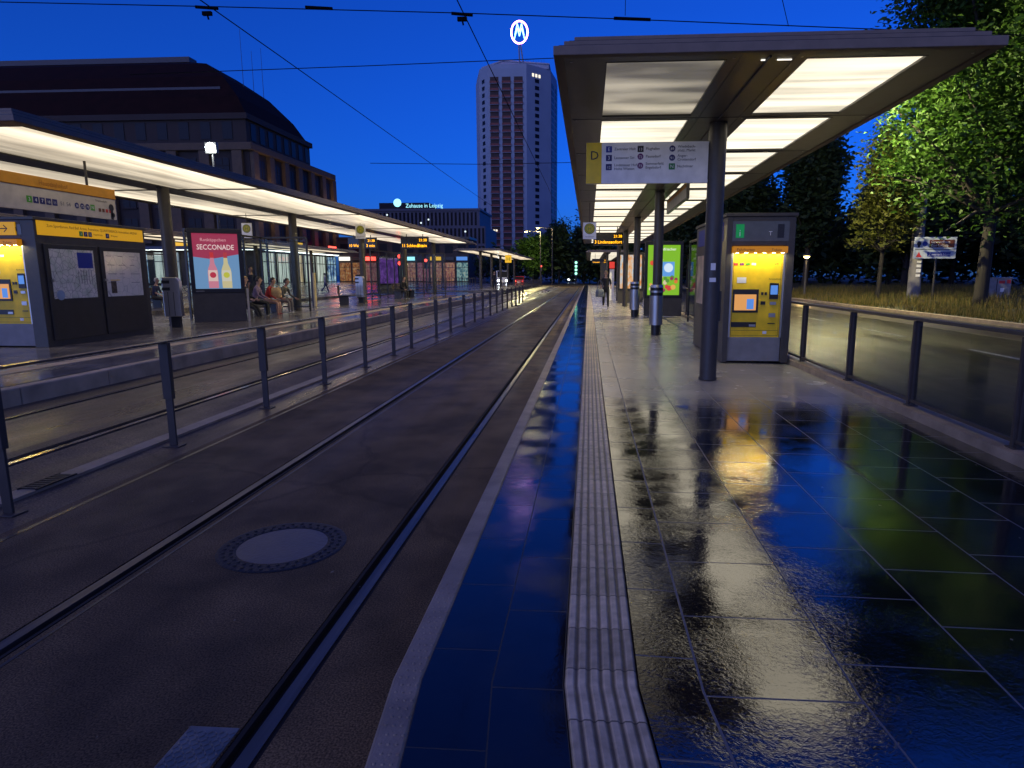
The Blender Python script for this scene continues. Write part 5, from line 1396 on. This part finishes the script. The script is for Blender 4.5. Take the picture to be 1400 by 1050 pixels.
wire('contact wire over the opposite track', [(-6.0, 4, 5.7), (-6.0, 13, 5.72), (-6.0, 30, 5.7), (-5.9, 47, 5.7), (-5.9, 100, 5.7)], .009)
wire('thin wire rising to the top edge above the right roof', [(1.9, 9, 6.6), (3.6, 13, 6.05)], .007)
wire('thin vertical dropper wire left of the right roof', [(.62, 13, 6.3), (.62, 13, 9)], .006)
wire('high cable crossing in front of the tower towards the station', [(-42, 60, 19.6), (-20, 60, 19.9), (-3, 60, 20.2), (20, 60, 20.5)], .035)
wire('lower cable crossing in front of the tower', [(-20, 60, 11.6), (-10, 60, 11.4), (20, 60, 11.6)], .025)

# ------------------------------------------------------------------ far traffic, signals
t = thing('tram_signal', 'slim signal mast with stacked white green lights at track end', 'signal', (-1.72, 88, -.1))
MB().cyl((0, 0, 0), (0, 0, 2.2), .05, .05, 8).build('post', M['dark'], t)
MB().box(-.3, .3, -.1, .1, 1.6, 3.6).build('housing', M['black'], t)
for i in range(4): MB().disc((0, -.11, 1.85+i*.48), .17, 14).build('lens', M['greenlamp'], t)
def traffic_light(label, x, y, lamps, zb=-.05):
    t = thing('traffic_light', label, 'traffic light', (x, y, zb))
    MB().cyl((0, 0, 0), (0, 0, 2.5), .06, .06, 8).build('post', M['dark'], t)
    MB().box(-.18, .18, -.12, .12, 2.2, 3.25).build('housing', M['black'], t)
    for z, m in lamps: MB().disc((0, -.13, z), .14, 14).build('lens', m, t)
    return t
traffic_light('traffic light with two stacked red lamps by the shops', -13.9, 47.5, ((2.45, M['redlamp']), (2.95, M['redlamp'])))
traffic_light('traffic light showing red beside the glazed waiting shelter', -15.6, 62, ((2.98, M['redlamp']),))
traffic_light('red traffic light before the white van on the far crossing', -7.6, 104, ((2.98, M['redlamp']),))
def vehicle(name, label, cat, loc, rz, L_, W_, H_, paint, van=False, lights='head'):
    t = thing(name, label, cat, loc, rz)    # faces -y
    b = MB()
    if van: pr = [(-L_/2, .3), (-L_/2, .9), (-L_/2+.5, 1.15), (-L_/2+1.0, H_), (L_/2, H_), (L_/2, .3)]
    else: pr = [(-L_/2, .28), (-L_/2, .72), (-L_/2+.9, .9), (-L_/2+1.6, H_), (L_/2-1.0, H_), (L_/2-.35, .95), (L_/2, .85), (L_/2, .28)]
    n_ = len(pr)
    b.add([(-W_/2, y, z) for y, z in pr]+[(W_/2, y, z) for y, z in pr], [tuple(range(n_)), tuple(range(n_, 2*n_))[::-1]]+[((i+1) % n_, i, n_+i, n_+(i+1) % n_) for i in range(n_)])
    b.build('body', paint, t, bevel=.06)
    i = 2
    p0, p1 = pr[i], pr[i+1]
    MB().quad((-W_/2+.12, p0[0]+.06-.03, p0[1]+.08), (W_/2-.12, p0[0]+.06-.03, p0[1]+.08), (W_/2-.16, p1[0]-.06-.03, p1[1]-.08), (-W_/2+.16, p1[0]-.06-.03, p1[1]-.08)).build('windscreen', dw, t)
    for sx in (-1, 1):
        MB().box(sx*W_/2-.01, sx*W_/2+.01, -L_/2+1.3, L_/2-1.2, .95, H_-.12).build('side_window', dw, t)
        for yy in (-L_/2+.8, L_/2-.8):
            wo = MB().cyl((sx*(W_/2-.2), yy, .32), (sx*(W_/2+.01), yy, .32), .32, .32, 18).build('wheel', M['black'], t)
            MB().cyl((sx*(W_/2+.0), yy, .32), (sx*(W_/2+.02), yy, .32), .19, .19, 14).build('rim', M['steel'], wo)
        MB().ell((sx*(W_/2-.28), -L_/2-.01, .66), (.15, .05, .1), 12, 6).build('headlight', M['bulb'] if lights == 'head' else M['redlamp'], t)
    MB().box(-.26, .26, -L_/2-.015, -L_/2+.0, .4, .5).build('number_plate', M['white'], t)
    return t
vehicle('delivery_van', 'white van with bright headlamps crossing under the far shelter', 'van', (-15.8, 118, -.1), R(10), 5., 2., 2.4, mat('van_white', (.6, .6, .62), .3), True)
vehicle('car', 'dark car with white headlamps at the far end of the track', 'car', (-3.6, 140, -.1), R(0), 4.3, 1.8, 1.45, mat('car_dark', (.03, .03, .05), .25))
vehicle('car', 'red lit car waiting beyond the far shelter', 'car', (-12.0, 112, -.1), R(5), 4.3, 1.8, 1.45, mat('car_red', (.25, .02, .02), .25), lights='red')
# small signs under the far shelter
t = thing('stop_sign', 'yellow stop sign hung under the far shelter', 'stop sign', (-8.9, 72, 2.9)); MB().box(-.35, .35, -.03, .03, 0, .8).build('board', M['yel_e'], t); text('letter', 'H', .6, M['green'], t, (0, -.035, .18), (PI/2, 0, 0), 'CENTER'); MB().cyl((0, 0, .8), (0, 0, .98), .02, .02, 6).build('hanger', M['dark'], t)
t = thing('line_sign', 'yellow and white lit line sign above the bench people', 'sign', (-18.3, 31.4, 2.35)); MB().box(-.06, .02, -1.6, 1.6, 0, .5).build('board', M['white_e'], t); MB().box(.02, .03, -1.6, 1.6, .24, .5).build('yellow_band', M['yel_e'], t); MB().box(-.04, .0, -1.2, -1.1, .5, .96).build('hanger', M['dark'], t); MB().box(-.04, .0, 1.1, 1.2, .5, .96).build('hanger', M['dark'], t)
t = thing('emergency_sign', 'red call point sign on a pale post along the right platform', 'sign', (1.42, 40.5, 0)); MB().box(-.16, .16, -.05, .05, 1.95, 2.35).build('board', emit('red_panel', (.9, .05, .03), .8), t); MB().box(-.14, .14, -.04, .04, 0, 1.9).build('post', M['white'], t)

# ------------------------------------------------------------------ convert text and bodies to meshes
bpy.context.view_layer.update()
dg = bpy.context.evaluated_depsgraph_get()
for o in PENDING:
    me = bpy.data.meshes.new_from_object(o.evaluated_get(dg))
    n_ = o.name.split('.')[0]
    q = bpy.data.objects.new(n_, me); col.objects.link(q)
    q.parent = o.parent; q.location = o.location; q.rotation_euler = o.rotation_euler; q.scale = o.scale
    o['dead'] = 1
for o, segs, mats in PEOPLE:
    me = bpy.data.meshes.new_from_object(o.evaluated_get(dg))
    o.modifiers.clear(); o.data = me
    me.materials.clear()
    for m in mats: me.materials.append(m)
    ki = {'S': 0, 'A': 0, 'B': 0, 'T': 1, 'L': 2, 'F': 3}
    for p in me.polygons:
        c = p.center; best = 9; kk = 0
        for a, b_, k in segs:
            d = b_-a; u = max(0, min(1, (c-a).dot(d)/max(1e-9, d.length_squared))); ds = (a+d*u-c).length
            if ds < best: best = ds; kk = ki[k]
        p.material_index = kk; p.use_smooth = True
for o in PENDING: bpy.data.objects.remove(o)

# ------------------------------------------------------------------ sky and added warm fill sun
SUN_EL, SUN_ROT = R(10.), R(-150)
w = bpy.data.worlds.new('World'); sc.world = w; w.use_nodes = True
nt = w.node_tree; N = nt.nodes; L = nt.links
bg = N['Background']; sky = N.new('ShaderNodeTexSky'); sky.sky_type = 'NISHITA'; sky.sun_disc = False
sky.sun_elevation = SUN_EL; sky.sun_rotation = SUN_ROT; sky.ozone_density = 10; sky.air_density = 1.
mx = N.new('ShaderNodeMixRGB'); mx.blend_type = 'MULTIPLY'; mx.inputs[0].default_value = 1; mx.inputs[2].default_value = (.34, .45, .93, 1)
L.new(sky.outputs[0], mx.inputs[1]); L.new(mx.outputs[0], bg.inputs['Color']); bg.inputs['Strength'].default_value = .05

sl = bpy.data.lights.new('warm_fill', 'SUN'); sl.energy = .15; sl.angle = R(120); sl.color = (1., .74, .48)  # added soft fill from behind the camera, warms the foreground
so_ = bpy.data.objects.new('warm_fill', sl); col.objects.link(so_)
so_.rotation_euler = Vector((-math.sin(SUN_ROT)*math.cos(SUN_EL), -math.cos(SUN_ROT)*math.cos(SUN_EL), -math.sin(SUN_EL))).to_track_quat('-Z', 'Y').to_euler()

# ------------------------------------------------------------------ camera
cam = bpy.data.cameras.new('camera'); co = bpy.data.objects.new('camera', cam); col.objects.link(co)
cam.sensor_width = 36; cam.lens = 880*36/1400; cam.shift_x = -45/1400
cam.clip_start = .05; cam.clip_end = 5000
co.location = (0, 0, 1.55)
co.rotation_euler = (PI/2-math.atan(149/880.), 0, math.atan(60/892.5))
sc.camera = co
sc.view_settings.view_transform = 'Standard'; sc.view_settings.look = 'None'; sc.view_settings.gamma = 1
sc.view_settings.exposure = 2.
sc.cycles.use_denoising = True
sc.cycles.max_bounces = 6; sc.cycles.diffuse_bounces = 3; sc.cycles.glossy_bounces = 4; sc.cycles.transparent_max_bounces = 12
sc.cycles.sample_clamp_indirect = 6
sc.cycles.caustics_reflective = False; sc.cycles.caustics_refractive = False
